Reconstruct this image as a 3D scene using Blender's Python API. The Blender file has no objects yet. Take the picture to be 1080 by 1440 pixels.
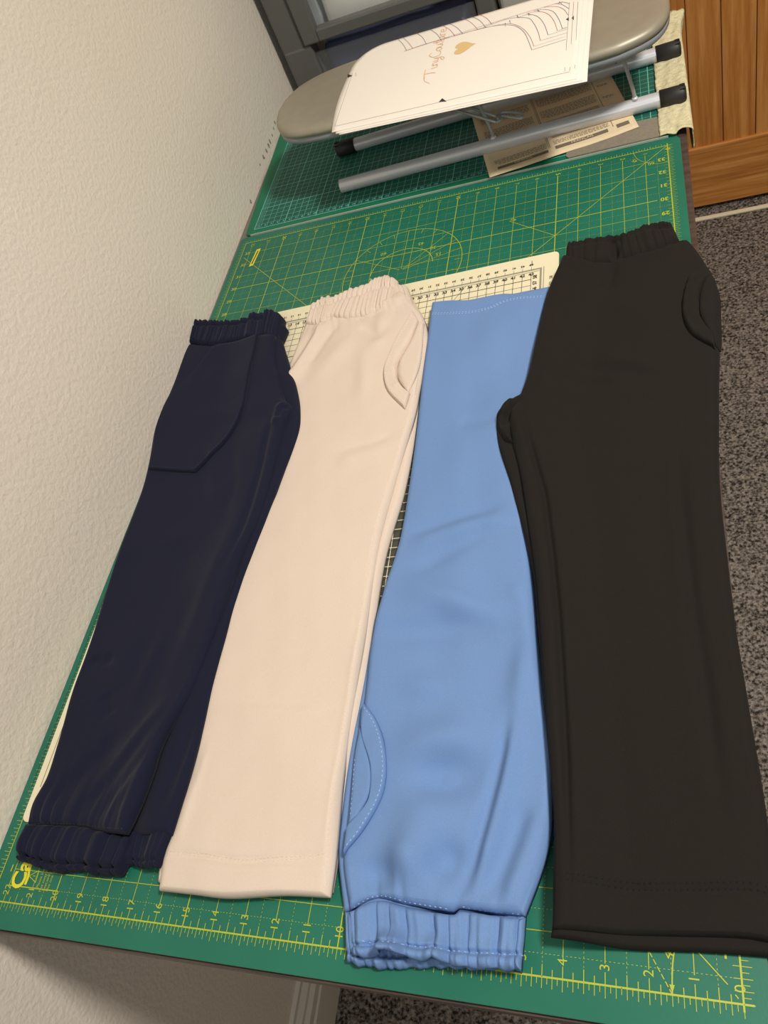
import bpy, bmesh, math, random
import numpy as np
from mathutils import Matrix, Vector
random.seed(7)
C = bpy.context.scene.collection
SC = bpy.context.scene
PI = math.pi
# ------------------------------------------------------------------ camera, light, exposure
cam = bpy.data.objects.new('camera', bpy.data.cameras.new('camera')); C.objects.link(cam)
cam.data.sensor_fit = 'VERTICAL'; cam.data.sensor_height = 36.0; cam.data.lens = 27.5902
cam.data.clip_start = 0.02
cam.matrix_world = Matrix([[0.927849, 0.076964, 0.364929, -0.005459], [0.148823, 0.820796, -0.551495, -0.04642], [-0.341977, 0.566013, 0.75012, 0.563558], [0.0, 0.0, 0.0, 1.0]])
SC.camera = cam
SC.view_settings.view_transform = 'Standard'; SC.view_settings.look = 'None'
SC.view_settings.exposure = 0.12; SC.view_settings.gamma = 1.0; SC.view_settings.use_curve_mapping = False
wd = bpy.data.worlds.new('room_light'); SC.world = wd; wd.use_nodes = True
wd.node_tree.nodes['Background'].inputs[0].default_value = (1.0, 0.93, 0.83, 1)
wd.node_tree.nodes['Background'].inputs[1].default_value = 0.04
def area(name, loc, target, size, power, col):
    l = bpy.data.lights.new(name, 'AREA'); l.shape = 'DISK' if name == 'ceiling_lamp' else 'RECTANGLE'
    l.size = size[0]; l.size_y = size[1]; l.energy = power; l.color = col
    o = bpy.data.objects.new(name, l); C.objects.link(o); o.location = loc
    o.rotation_euler = (Vector(target) - Vector(loc)).to_track_quat('-Z', 'Y').to_euler()
    return o
area('ceiling_lamp', (0.75, 0.33, 1.63), (0.72, 0.33, 0), (0.30, 0.30), 36, (1.0, 0.935, 0.84))
area('window_daylight', (0.3, -1.57, 1.3), (-0.2, 0.5, 0.0), (0.9, 0.7), 12, (0.88, 0.94, 1.0))
FLOOR = -0.742
# ------------------------------------------------------------------ materials
def lin(r, g, b):
    f = lambda c: (c/255/12.92 if c/255 <= 0.04045 else ((c/255+0.055)/1.055)**2.4)
    return (f(r), f(g), f(b), 1)
def mat(name, col, rough=0.6, metal=0.0, spec=0.5, sheen=0.0):
    m = bpy.data.materials.new(name); m.use_nodes = True
    b = m.node_tree.nodes['Principled BSDF']
    b.inputs['Base Color'].default_value = col; b.inputs['Roughness'].default_value = rough
    b.inputs['Metallic'].default_value = metal; b.inputs['Specular IOR Level'].default_value = spec
    if sheen:
        b.inputs['Sheen Weight'].default_value = sheen; b.inputs['Sheen Roughness'].default_value = 0.5
    return m
def nd(m, t, **kw):
    n = m.node_tree.nodes.new(t)
    for k, v in kw.items():
        if k in n.inputs: n.inputs[k].default_value = v
        else: setattr(n, k, v)
    return n
def lk(m, a, ao, b, bi): m.node_tree.links.new(a.outputs[ao], b.inputs[bi])
def bump_noise(m, scale, strength, dist=0.001, detail=3, stretch=None, col2=None, cscale=None, cfac=0.5, lo=0.35, hi=0.65):
    """noise relief and, if col2 is given, a soft mix of two colours"""
    b = m.node_tree.nodes['Principled BSDF']
    tc = nd(m, 'ShaderNodeTexCoord'); mp = nd(m, 'ShaderNodeMapping')
    if stretch: mp.inputs['Scale'].default_value = stretch
    lk(m, tc, 'Object', mp, 'Vector')
    n = nd(m, 'ShaderNodeTexNoise', Scale=scale, Detail=detail); lk(m, mp, 0, n, 'Vector')
    bp = nd(m, 'ShaderNodeBump', Strength=strength, Distance=dist); lk(m, n, 'Fac', bp, 'Height'); lk(m, bp, 0, b, 'Normal')
    if col2:
        n2 = nd(m, 'ShaderNodeTexNoise', Scale=cscale or scale, Detail=detail); lk(m, mp, 0, n2, 'Vector')
        r = nd(m, 'ShaderNodeValToRGB'); r.color_ramp.elements[0].position = lo; r.color_ramp.elements[1].position = hi
        r.color_ramp.elements[0].color = b.inputs['Base Color'].default_value; r.color_ramp.elements[1].color = col2
        lk(m, n2, 'Fac', r, 'Fac'); lk(m, r, 'Color', b, 'Base Color')
    return m
M = {}
M['wall'] = bump_noise(mat('wall_paint', lin(236, 228, 215), 0.75, spec=0.3), 190, 0.6, 0.0016, 2, col2=lin(231, 223, 209), cscale=3)
M['wall2'] = mat('low_bounce_wall_paint', lin(112, 104, 94), 0.8)  # made-up dark tone for the unseen walls, cuts light bounced under the desk
M['chip'] = mat('chipped_plaster', lin(150, 138, 122), 0.9)
M['ceil'] = mat('ceiling_paint', lin(236, 232, 224), 0.8)
M['skirt'] = mat('skirting_paint', lin(225, 218, 205), 0.4)
M['carpet'] = bump_noise(mat('carpet_pile', lin(52, 47, 44), 0.95, spec=0.1), 230, 1.0, 0.006, 3, col2=lin(162, 153, 143), cscale=200, lo=0.36, hi=0.66)
M['desk'] = bump_noise(mat('desk_laminate', lin(118, 112, 102), 0.55), 300, 0.1, 0.0005)
M['desk_edge'] = bump_noise(mat('desk_edge', lin(62, 50, 46), 0.45), 40, 0.1, 0.0005, stretch=(1, 8, 8), col2=lin(84, 68, 62), cscale=20)
M['green'] = bump_noise(mat('green_mat_plastic', lin(25, 104, 84), 0.42, spec=0.4), 900, 0.12, 0.0003, 2, col2=lin(30, 111, 90), cscale=9)
M['green2'] = bump_noise(mat('dark_green_mat_plastic', lin(33, 96, 80), 0.5, spec=0.3), 900, 0.12, 0.0003, 2, col2=lin(28, 88, 72), cscale=9)
M['green2_border'] = bump_noise(mat('dark_green_mat_border', lin(22, 112, 80), 0.5, spec=0.3), 900, 0.12, 0.0003, 2)
M['yellow'] = mat('yellow_print', lin(172, 184, 48), 0.5)
M['yellow_logo'] = mat('yellow_logo_print', lin(226, 214, 40), 0.5)
M['paleedge'] = mat('pale_cut_edge', lin(176, 190, 176), 0.6)
M['cyan'] = mat('cyan_print', lin(112, 196, 184), 0.5)
M['creammat'] = bump_noise(mat('cream_mat_plastic', lin(232, 224, 192), 0.5, spec=0.3), 900, 0.1, 0.0003, 2)
M['greyprint'] = mat('grey_print', lin(150, 148, 130), 0.6)
M['darkprint'] = mat('dark_print', lin(50, 48, 44), 0.6)
M['darkpanel'] = mat('dark_green_print', lin(62, 66, 58), 0.55)
M['pinkprint'] = mat('pink_print', lin(232, 96, 120), 0.6)
def fabric(name, c1, c2, bs=2200, st=0.22, sheen=0.0, spec=0.12):
    return bump_noise(mat(name, c1, 0.95, spec=spec, sheen=sheen), bs, st, 0.0005, 2, col2=c2, cscale=1500, lo=0.3, hi=0.7)
M['navy'] = fabric('navy_fabric', lin(22, 25, 45), lin(26, 29, 50), sheen=0.05, spec=0.2)
M['cream'] = fabric('cream_fabric', lin(214, 198, 183), lin(221, 206, 192))
M['blue'] = fabric('blue_fabric', lin(106, 138, 188), lin(114, 146, 195))
M['black'] = fabric('black_fabric', lin(32, 29, 27), lin(37, 34, 31), sheen=0.02)
M['thread_navy'] = mat('navy_thread', lin(62, 66, 96), 0.8)
M['thread_cream'] = mat('cream_thread', lin(238, 224, 206), 0.8)
M['thread_blue'] = mat('pale_blue_thread', lin(176, 202, 234), 0.8)
M['thread_black'] = mat('black_thread', lin(22, 19, 18), 0.8)
M['board'] = bump_noise(mat('grey_board_cover', lin(156, 150, 134), 0.45, metal=0.3), 900, 0.2, 0.0004, 2, col2=lin(160, 154, 138), cscale=60)
M['board_rim'] = mat('grey_board_rim', lin(138, 141, 146), 0.5)
M['tube'] = mat('silver_paint', lin(214, 216, 222), 0.32, metal=0.2, spec=0.9)
M['wire'] = mat('silver_wire', lin(168, 169, 172), 0.3, metal=0.15, spec=0.7)
M['rubber'] = mat('black_rubber', lin(42, 40, 40), 0.55)
M['hole'] = mat('dark_hole', lin(12, 12, 12), 0.9)
M['paper'] = mat('white_paper', lin(244, 238, 228), 0.8, spec=0.2)
M['gold'] = mat('gold_print', lin(228, 198, 140), 0.6)
M['peach'] = mat('peach_print', lin(232, 186, 140), 0.6)
M['inkgrey'] = mat('grey_ink', lin(120, 118, 120), 0.7)
M['inkblue'] = mat('blue_ink', lin(88, 94, 122), 0.7)
M['inkred'] = mat('red_ink', lin(182, 104, 108), 0.7)
M['leaflet'] = mat('buff_paper', lin(226, 206, 172), 0.85, spec=0.2)
M['leafink'] = mat('leaflet_ink', lin(136, 122, 104), 0.8)
M['leafdark'] = mat('leaflet_dark_bar', lin(116, 104, 88), 0.8)
M['card'] = bump_noise(mat('grey_card', lin(140, 131, 117), 0.8, spec=0.2), 600, 0.25, 0.0005, 2, col2=lin(132, 124, 110), cscale=300)
M['drape'] = bump_noise(mat('cream_cloth', lin(222, 214, 176), 0.95, spec=0.1), 160, 0.8, 0.004, 4, col2=lin(204, 196, 158), cscale=120)
M['oak'] = mat('oak', lin(198, 132, 64), 0.5, spec=0.35)
M['oak_h'] = mat('oak_rail', lin(200, 134, 66), 0.5, spec=0.35)
def oakify(m, st, c2, c3):
    b = m.node_tree.nodes['Principled BSDF']
    tc = nd(m, 'ShaderNodeTexCoord'); mp = nd(m, 'ShaderNodeMapping'); mp.inputs['Scale'].default_value = st
    lk(m, tc, 'Object', mp, 'Vector')
    n1 = nd(m, 'ShaderNodeTexNoise', Scale=9.0, Detail=6.0, Roughness=0.65); lk(m, mp, 0, n1, 'Vector')
    r = nd(m, 'ShaderNodeValToRGB'); e = r.color_ramp.elements
    e[0].position = 0.3; e[0].color = c2; e[1].position = 0.66; e[1].color = c3
    x = e.new(0.5); x.color = b.inputs['Base Color'].default_value
    lk(m, n1, 'Fac', r, 'Fac'); lk(m, r, 'Color', b, 'Base Color')
    bp = nd(m, 'ShaderNodeBump', Strength=0.15, Distance=0.001); lk(m, n1, 'Fac', bp, 'Height'); lk(m, bp, 0, b, 'Normal')
oakify(M['oak'], (9, 9, 0.5), lin(174, 108, 46), lin(216, 154, 86))
oakify(M['oak_h'], (0.5, 9, 12), lin(170, 106, 46), lin(218, 156, 88))
M['strip'] = mat('cream_strip', lin(236, 226, 198), 0.4)
M['tower'] = mat('dark_grey_plastic', lin(96, 95, 92), 0.42)
M['clear'] = mat('clear_plastic', lin(200, 205, 208), 0.15)
def glassy(m, fac):
    t = m.node_tree; b = t.nodes['Principled BSDF']; o = t.nodes['Material Output']
    tr = nd(m, 'ShaderNodeBsdfTransparent'); mx = nd(m, 'ShaderNodeMixShader'); mx.inputs[0].default_value = fac
    lk(m, tr, 0, mx, 1); lk(m, b, 0, mx, 2); lk(m, mx, 0, o, 'Surface')
glassy(M['clear'], 0.08)
M['whitebag'] = mat('white_plastic_bag', lin(236, 236, 230), 0.5)
M['palebag'] = mat('pale_grey_bag', lin(170, 176, 176), 0.35)
M['bluebundle'] = fabric('dark_blue_bundle', lin(62, 66, 92), lin(70, 74, 100))
M['pinkbundle'] = fabric('pink_bundle', lin(140, 92, 110), lin(150, 100, 118))
M['palebox'] = mat('pale_translucent_plastic', lin(176, 176, 166), 0.3)
# ------------------------------------------------------------------ helpers
def thing(name, label, cat, loc=(0, 0, 0), group=None):
    o = bpy.data.objects.new(name, None); C.objects.link(o); o.location = loc; o.empty_display_size = 0.02
    o['label'] = label; o['category'] = cat
    if group: o['group'] = group
    return o
def tag(o, label, cat, group=None):
    o['label'] = label; o['category'] = cat
    if group: o['group'] = group
    return o
def link(name, me, m, parent=None, smooth=False, label=None, kind=None):
    o = bpy.data.objects.new(name, me); C.objects.link(o)
    if m: me.materials.append(m)
    if smooth: me.shade_smooth()
    if parent:
        o.parent = parent; o.matrix_parent_inverse = Matrix.Translation(parent_origin(parent)).inverted()
    if label: o['label'] = label
    if kind: o['kind'] = kind
    return o
def parent_origin(p):
    v = Vector(p.location)
    while p.parent:
        p = p.parent; break
    return v
def frombm(name, bm, m, parent=None, smooth=False, **kw):
    me = bpy.data.meshes.new(name); bm.to_mesh(me); bm.free()
    return link(name, me, m, parent, smooth, **kw)
def bx(bm, x0, x1, y0, y1, z0, z1, bev=0.0):
    r = bmesh.ops.create_cube(bm, size=1.0)
    vs = r['verts']
    for v in vs:
        v.co = Vector(((x0+x1)/2 + v.co.x*(x1-x0), (y0+y1)/2 + v.co.y*(y1-y0), (z0+z1)/2 + v.co.z*(z1-z0)))
    if bev:
        es = list({e for v in vs for e in v.link_edges})
        bmesh.ops.bevel(bm, geom=es, offset=bev, segments=2, affect='EDGES', profile=0.5)
    return bm
def box(name, x0, x1, y0, y1, z0, z1, m, parent=None, bev=0.0, **kw):
    return frombm(name, bx(bmesh.new(), x0, x1, y0, y1, z0, z1, bev), m, parent, **kw)
def tube(bm, pts, r, n=12, cap=True):
    pts = [Vector(p) for p in pts]; rings = []
    up = None
    for i, p in enumerate(pts):
        t = (pts[min(i+1, len(pts)-1)] - pts[max(i-1, 0)]).normalized()
        if up is None:
            up = Vector((0, 0, 1)) if abs(t.z) < 0.9 else Vector((1, 0, 0))
        a = t.cross(up).normalized(); b = a.cross(t).normalized(); up = b
        rr = r[i] if isinstance(r, (list, tuple)) else r
        rings.append([bm.verts.new(p + a*rr*math.cos(2*PI*k/n) + b*rr*math.sin(2*PI*k/n)) for k in range(n)])
    for i in range(len(rings)-1):
        for k in range(n):
            bm.faces.new((rings[i][k], rings[i][(k+1) % n], rings[i+1][(k+1) % n], rings[i+1][k]))
    if cap:
        bm.faces.new(rings[0][::-1]); bm.faces.new(rings[-1])
    return bm
def smooth_path(pts, n=6):
    P = [Vector(p) for p in pts]; out = []
    for i in range(len(P)-1):
        p0, p1, p2, p3 = P[max(i-1, 0)], P[i], P[i+1], P[min(i+2, len(P)-1)]
        for k in range(n):
            t = k/n
            out.append(0.5*((2*p1) + (p2-p0)*t + (2*p0-5*p1+4*p2-p3)*t*t + (3*p1-p0-3*p2+p3)*t**3))
    out.append(P[-1]); return out
def prism(bm, pts, z0, z1):
    lo = [bm.verts.new((x, y, z0)) for x, y in pts]; hi = [bm.verts.new((x, y, z1)) for x, y in pts]
    n = len(pts); bm.faces.new(hi)
    bm.faces.new(lo[::-1])
    for i in range(n): bm.faces.new((lo[i], lo[(i+1) % n], hi[(i+1) % n], hi[i]))
    bmesh.ops.recalc_face_normals(bm, faces=bm.faces[:]); return bm
# flat print: thin strips gathered in one mesh
class Print:
    def __init__(s, zf, xf=None): s.v = []; s.f = []; s.k = 0; s.zf = zf; s.xf = xf or (lambda x, y: (x, y))
    def quad(s, q):
        i = len(s.v)
        for x, y in q:
            X, Y = s.xf(x, y); s.v.append((X, Y, (s.zf(X, Y) if callable(s.zf) else s.zf)+s.k%19*6e-6))
        s.f.append(tuple(range(i, i+len(q)))); s.k += 1
    def line(s, x0, y0, x1, y1, w=0.0005):
        d = math.hypot(x1-x0, y1-y0)
        if d < 1e-7: return
        nx, ny = -(y1-y0)/d*w/2, (x1-x0)/d*w/2
        s.quad([(x0-nx, y0-ny), (x1-nx, y1-ny), (x1+nx, y1+ny), (x0+nx, y0+ny)])
    def dots(s, x0, y0, x1, y1, w=0.0005, on=0.0016, off=0.0016):
        d = math.hypot(x1-x0, y1-y0); n = int(d/(on+off))
        for k in range(n):
            a = k*(on+off)/d; b = a + on/d
            s.line(x0+(x1-x0)*a, y0+(y1-y0)*a, x0+(x1-x0)*b, y0+(y1-y0)*b, w)
    def path(s, pts, w=0.0005, close=False):
        if close: pts = list(pts)+[pts[0]]
        for a, b in zip(pts[:-1], pts[1:]): s.line(a[0], a[1], b[0], b[1], w)
    def arc(s, cx, cy, r, a0, a1, w=0.0005, n=40):
        s.path([(cx+r*math.cos(a0+(a1-a0)*k/n), cy+r*math.sin(a0+(a1-a0)*k/n)) for k in range(n+1)], w)
    def text(s, t, x, y, size, rot=0.0, bold=False, shear=0.0):
        V, F = glyphs(t, bold, shear); c, sn = math.cos(rot), math.sin(rot); i = len(s.v)
        for a, b in V:
            X, Y = s.xf(x + size*(a*c - b*sn), y + size*(a*sn + b*c)); s.v.append((X, Y, (s.zf(X, Y) if callable(s.zf) else s.zf)+1.3e-4))
        s.f += [tuple(i+k for k in f) for f in F]
    def build(s, name, m, parent, kind='stuff', label=None):
        me = bpy.data.meshes.new(name); me.from_pydata(s.v, [], s.f)
        bm = bmesh.new(); bm.from_mesh(me)
        for f in bm.faces:
            f.normal_update()
            if f.normal.z < 0: f.normal_flip()
        bm.to_mesh(me); bm.free()
        return link(name, me, m, parent, kind=kind, label=label)
_gl = {}
def glyphs(t, bold=False, shear=0.0):
    k = (t, bold, shear)
    if k not in _gl:
        cu = bpy.data.curves.new('t', 'FONT'); cu.body = t; cu.align_x = 'CENTER'; cu.align_y = 'CENTER'
        cu.resolution_u = 3; cu.shear = shear
        if bold: cu.offset = 0.025
        ob = bpy.data.objects.new('t', cu); C.objects.link(ob)
        dg = bpy.context.evaluated_depsgraph_get()
        me = bpy.data.meshes.new_from_object(ob.evaluated_get(dg))
        _gl[k] = ([(v.co.x, v.co.y) for v in me.vertices], [tuple(p.vertices) for p in me.polygons])
        bpy.data.objects.remove(ob); bpy.data.curves.remove(cu); bpy.data.meshes.remove(me)
    return _gl[k]
# ------------------------------------------------------------------ the setting
def struct(o): o['kind'] = 'structure'; return o
WX = -0.588
wall_x = lambda y: -0.5855-0.0055*y
struct(box('floor', -0.75, 2.28, -1.68, 2.6, FLOOR-0.03, FLOOR, M['carpet']))
bm = bmesh.new(); prism(bm, [(wall_x(-1.6)-0.08, -1.6), (wall_x(-1.6), -1.6), (wall_x(1.86), 1.86), (wall_x(1.86)-0.08, 1.86)], FLOOR-0.01, 1.75)
wl = struct(frombm('wall_left', bm, M['wall']))
bm = bmesh.new(); rc = random.Random(3)      # knocks in the paint just above the desk
for yy, zz in [(1.1465,0.0195),(1.1305,0.0166),(1.1023,0.0151),(1.0879,0.0153),(1.0694,0.0157),(1.0469,0.0164),(1.1135,0.0157),(1.1603,0.0213),(0.9655,0.0075),(1.1961,0.0182)]:
    r_ = rc.uniform(0.002, 0.0042); n_ = 7; xx = wall_x(yy)+0.0003
    c_ = bm.verts.new((xx+0.0004, yy, zz)); rg = [bm.verts.new((xx, yy+r_*rc.uniform(.4, 1.2)*math.cos(2*PI*k/n_), zz+r_*1.3*rc.uniform(.4, 1.2)*math.sin(2*PI*k/n_))) for k in range(n_)]
    for k in range(n_): bm.faces.new((c_, rg[k], rg[(k+1) % n_]))
frombm('paint_chips', bm, M['chip'], wl, kind='stuff')
struct(box('wall_right', 2.2, 2.28, -1.6, 1.86, FLOOR-0.01, 1.75, M['wall2']))
struct(box('wall_near', -0.7, 2.28, -1.68, -1.6, FLOOR-0.01, 1.75, M['wall2']))
struct(box('ceiling', -0.7, 2.28, -1.68, 1.86, 1.72, 1.8, M['ceil']))
DY = 1.757
wb = struct(box('wall_back', -0.68, -0.19, DY, DY+0.1, FLOOR-0.01, 1.75, M['wall']))
struct(box('wall_back', 0.845, 2.28, DY, DY+0.1, FLOOR-0.01, 1.75, M['wall']))
struct(box('wall_back', -0.19, 0.845, DY, DY+0.1, 1.24, 1.75, M['wall']))
# skirting on the left wall: moulded profile swept along the wall
def skirting(name, prof, y0, y1, parent=None):
    bm = bmesh.new()
    a = [bm.verts.new((wall_x(y0)+px, y0, FLOOR+pz)) for px, pz in prof]; b = [bm.verts.new((wall_x(y1)+px, y1, FLOOR+pz)) for px, pz in prof]
    n = len(prof)
    for i in range(n): bm.faces.new((a[i], a[(i+1) % n], b[(i+1) % n], b[i]))
    bm.faces.new(a[::-1]); bm.faces.new(b)
    bmesh.ops.recalc_face_normals(bm, faces=bm.faces[:])
    return struct(frombm(name, bm, M['skirt'], parent))
skirting('baseboard_left', [(0, 0), (0.017, 0), (0.017, 0.068), (0.0145, 0.071), (0.0145, 0.078), (0.017, 0.081), (0.017, 0.09), (0.012, 0.097), (0.012, 0.104), (0.006, 0.112), (0.006, 0.12), (0, 0.122)], -1.6, 1.755)
# oak door: planks, rail and stile
dr = thing('door_1', 'oak boarded door with wide bottom rail behind the desk', 'door', (0.4, DY, FLOOR)); dr['kind'] = 'structure'
del dr['category']
RT = -0.574
xs = [-0.0755+0.067*k for k in range(13)]
for k in range(12):
    x0, x1 = xs[k], xs[k+1]
    o = box('plank', x0+0.0006, x1-0.0006, DY+0.006, DY+0.03, RT-0.01, 1.2, M['oak'], dr, bev=0.002)
box('stile', -0.19, xs[0]-0.0006, DY, DY+0.035, FLOOR+0.012, 1.24, M['oak'], dr, bev=0.0015)
box('stile', xs[12]+0.0006, xs[12]+0.115, DY, DY+0.035, FLOOR+0.012, 1.24, M['oak'], dr, bev=0.0015)
box('rail', xs[0], xs[12], DY, DY+0.035, FLOOR+0.012, RT, M['oak_h'], dr, bev=0.0015)
box('rail', xs[0], xs[12], DY, DY+0.035, 1.14, 1.24, M['oak_h'], dr, bev=0.0015)
struct(frombm('trim_1', bx(bmesh.new(), -0.08, 0.9, DY-0.043, DY-0.031, FLOOR, FLOOR+0.006, 0.002), M['strip']))
# ------------------------------------------------------------------ desk
TY0, TY1 = -0.0215, 1.18
dx = lambda y: 0.0152+0.0083*min(y, 0.9)      # the right edge runs slightly askew to the mats
dk = thing('work_desk', 'long grey topped desk with dark brown edges against the cream wall', 'desk', (-0.29, 0.58, FLOOR))
ZD = -0.0004
bm = bmesh.new(); prism(bm, [(wall_x(TY0)+0.001, TY0+0.0018), (dx(TY0)-0.0112, TY0+0.0018), (dx(0.9)-0.0112, 0.9), (dx(TY1)-0.0112, TY1), (wall_x(TY1)+0.001, TY1)], -0.0225, ZD); frombm('desk_top', bm, M['desk'], dk)
def band(pts, nm):
    bm = bmesh.new(); prism(bm, pts, -0.0245, ZD-0.0002)
    es = [e for e in bm.edges if abs(e.verts[0].co.z-e.verts[1].co.z) < 1e-6 and e.verts[0].co.z > -0.01]
    bmesh.ops.bevel(bm, geom=es, offset=0.0009, segments=2, affect='EDGES', profile=0.5); frombm(nm, bm, M['desk_edge'], dk)
band([(wall_x(TY0)+0.001, TY0), (dx(TY0)-0.011, TY0), (dx(TY0)-0.011, TY0+0.0017), (wall_x(TY0)+0.001, TY0+0.0017)], 'edge_band')
band([(dx(TY0)-0.011, TY0), (dx(TY0), TY0), (dx(0.9), 0.9), (dx(TY1), TY1), (dx(TY1)-0.011, TY1), (dx(0.9)-0.011, 0.9)], 'edge_band')
for lx, ly in ((-0.56, 1.12), (-0.03, 0.1), (-0.03, 1.12), (-0.56, 0.34)):
    box('leg', lx-0.02, lx+0.02, ly-0.02, ly+0.02, FLOOR, -0.0225, M['desk_edge'], dk, bev=0.002)
# ------------------------------------------------------------------ large green cutting mat (grid in inches)
I = 0.0254
def rrect(x0, x1, y0, y1, r, n=6):
    out = []
    for cx, cy, a in ((x1-r, y0+r, -PI/2), (x1-r, y1-r, 0), (x0+r, y1-r, PI/2), (x0+r, y0+r, PI)):
        out += [(cx+r*math.cos(a+PI/2*k/n), cy+r*math.sin(a+PI/2*k/n)) for k in range(n+1)]
    return out
gm = thing('cutting_mat', 'large green cutting mat with yellow inch grid, under all four trousers', 'cutting mat', (-0.285, 0.43, 0))
frombm('mat_sheet', prism(bmesh.new(), rrect(-0.5838, 0.0145, -0.0195, 0.8795, 0.008), 0.0, 0.0026), M['green'], gm)
P = Print(0.0028)
for k in range(0, 23):
    wl = 0.0009 if k % 5 == 0 else 0.0005
    P.line(-k*I, 0.45*I if k not in (0, 5, 10, 15, 20) else 0, -k*I, 33.6*I if k else 34*I, wl)
    if k < 22: P.dots(-(k+.5)*I, 0.2*I, -(k+.5)*I, 33.8*I, 0.00028, 0.0011, 0.0015)
for k in range(0, 35):
    wl = 0.0009 if k % 5 == 0 else 0.0005
    P.line(-0.6*I if k else 0, k*I, -22*I, k*I, wl)
    P.dots(-0.2*I, (k+.5)*I, -22.3*I, (k+.5)*I, 0.00028, 0.0011, 0.0015) if k < 34 else None
P.line(0.22*I, 0, -22.7*I, 0, 0.0011); P.line(0, -0.15*I, 0, 34.15*I, 0.0011)
P.line(0.15*I, 34*I, -22.5*I, 34*I, 0.0009); P.line(-22.5*I, 0, -22.5*I, 34*I, 0.0008)
for k in range(0, 22*8+5):
    x = -k*I/8
    L = 0.24 if k % 2 == 0 else 0.15
    if k % 8 == 0: L = 0.27
    P.line(x, -L*I, x, 0, 0.0004)
    if k % 2 == 0: P.line(x, 0, x, 0.17*I + (0.1*I if k % 4 == 0 else 0), 0.0005)
    P.line(x, 34*I, x, (34.12 if k % 2 else 34.2)*I, 0.0004)
for k in range(0, 34*8+1):
    y = k*I/8
    P.line(0, y, (0.17 if k % 2 else 0.24)*I, y, 0.0004)
    if k % 2 == 0: P.line(-0.17*I, y, 0, y, 0.0004)
    P.line(-22.5*I, y, (-22.65 if k % 2 else -22.75)*I, y, 0.0004)
P.line(-0.1*I, 0.1*I, -0.16*I, 0.17*I, 0.0006)
P.line(-0.3*I, 0.35*I, -5*I, 5.05*I, 0.0006); P.dots(-1.5*I, 0, -5*I, 6*I, 0.0006, 0.003, 0.0012)
P.path([(-(1.5-0.62*math.sin(a)*0.45-0.0)*I if False else -(1.5-0.28*(1-math.cos(a)))*I, 1.25*math.sin(a)*I) for a in [k*PI/24 for k in range(13)]], 0.0008)
P.quad([(-1.5*I, 0.02*I), (-1.44*I, 0.2*I), (-1.56*I, 0.2*I)])
P.line(0, 34*I, -10*I, 24*I, 0.0006); P.line(-5*I, 29*I, -7.2*I, 30.8*I, 0.0006); P.line(-22.3*I, 33*I-0.3*I, -15*I, 25.2*I, 0.0006)
P.arc(-0.2*I, 34*I-2.0*I+0.55*I, 1.4*I, PI*0.62, PI*1.06, 0.0005) if False else None
P.path(smooth_path([(-1.5*I, 34*I, 0), (-1.35*I, 33.5*I, 0), (-1*I, 33.05*I, 0), (-0.5*I, 32.75*I, 0), (-0.05*I, 32.7*I, 0)], 6), 0.0005)
# protractor
pcx, pcy = -12.5*I, 29*I
PC = [(-0.3144,0.7302)][0]
pcx, pcy = PC
P.arc(pcx, pcy, 3.05*I, -0.2*PI, 1.2*PI, 0.0007, 60); P.arc(pcx, pcy, 1.6*I, 0.12, PI, 0.0008, 40)
for k in range(-3, 16):
    a = k*PI/12; c, s_ = math.cos(a), math.sin(a)
    r0 = 0.1 if k in (1, 2, 3, 6, 10) else 2.7
    P.line(pcx+r0*I*c, pcy+r0*I*s_, pcx+3.05*I*c, pcy+3.05*I*s_, 0.0005)
for a, t in ((0.35, '15'), (0.7, '30'), (1.15, '45'), (2.2, '60')):
    P.text(t, pcx+1.95*I*math.cos(a), pcy+1.95*I*math.sin(a), 0.008, PI)
for k in range(0, 23):
    big = k % 5 == 0
    P.text(str(k), -k*I+(0.0 if k else 0.004-0.005), 0.37*I if k else 0.3*I, 0.0085, PI/2)
    P.text(str(k), -k*I, 33.72*I, 0.0075, -PI/2, bold=big)
for k in range(1, 34):
    P.text(str(k), -0.3*I, k*I, 0.0085, PI, bold=True)
    P.text(str(k), -22.15*I, k*I, 0.0075, 0, bold=True)
P.text('45°', -1.47*I, 0.95*I, 0.009, PI/2*0.72)
P.text('60', -7.0*I, 30.85*I, 0.007, PI*0.75); P.text('45', -1.45*I, 33.35*I, 0.007, PI*0.75); P.text('60', -0.75*I, 32.85*I, 0.007, PI)
P.line(-22*I, 0.5*I, -20*I, 0.5*I, 0.0009); P.line(-22*I, 0.5*I, -22*I, 4*I, 0.0008); P.line(-20*I, 0.3*I, -20*I, 1*I, 0.0009)
P.build('yellow_grid', M['yellow'], gm)
P = Print(0.0029)   # logo by the near left corner and the makers box at the far left
q = [(-0.5500,0.0215)][0]
P.text('Ca', q[0], q[1], 0.0195, PI/2, bold=True)
P.path([(v.x, v.y) for v in smooth_path([(x, y, 0) for x, y in [(-0.5424,0.0145),(-0.5421,0.0205),(-0.5432,0.0248),(-0.5437,0.0298)]], 8)], 0.0024)
YB = [(-0.5487,0.8430),(-0.5421,0.8441),(-0.5447,0.8077),(-0.5512,0.8066)]
P.quad([YB[0], YB[1], YB[2], YB[3]])
P.build('yellow_logo', M['yellow_logo'], gm)
P = Print(0.0029)
P.path([(-0.5414,0.0213),(-0.5330,0.0262),(-0.5322,0.0170)], 0.0006, True)
q = [(-0.5350,0.0217)][0]; P.text('!', q[0], q[1], 0.006, PI/2)
for q, t in zip([(-0.5284,0.0217),(-0.5245,0.0215),(-0.5210,0.0212),(-0.5174,0.0210)], ('Please keep', 'Mat away from', 'heat and sun.', 'Use one side')):
    P.text(t, q[0], q[1], 0.0036, PI/2)
P.build('warning_print', M['yellow'], gm)
P = Print(0.003)
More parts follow.
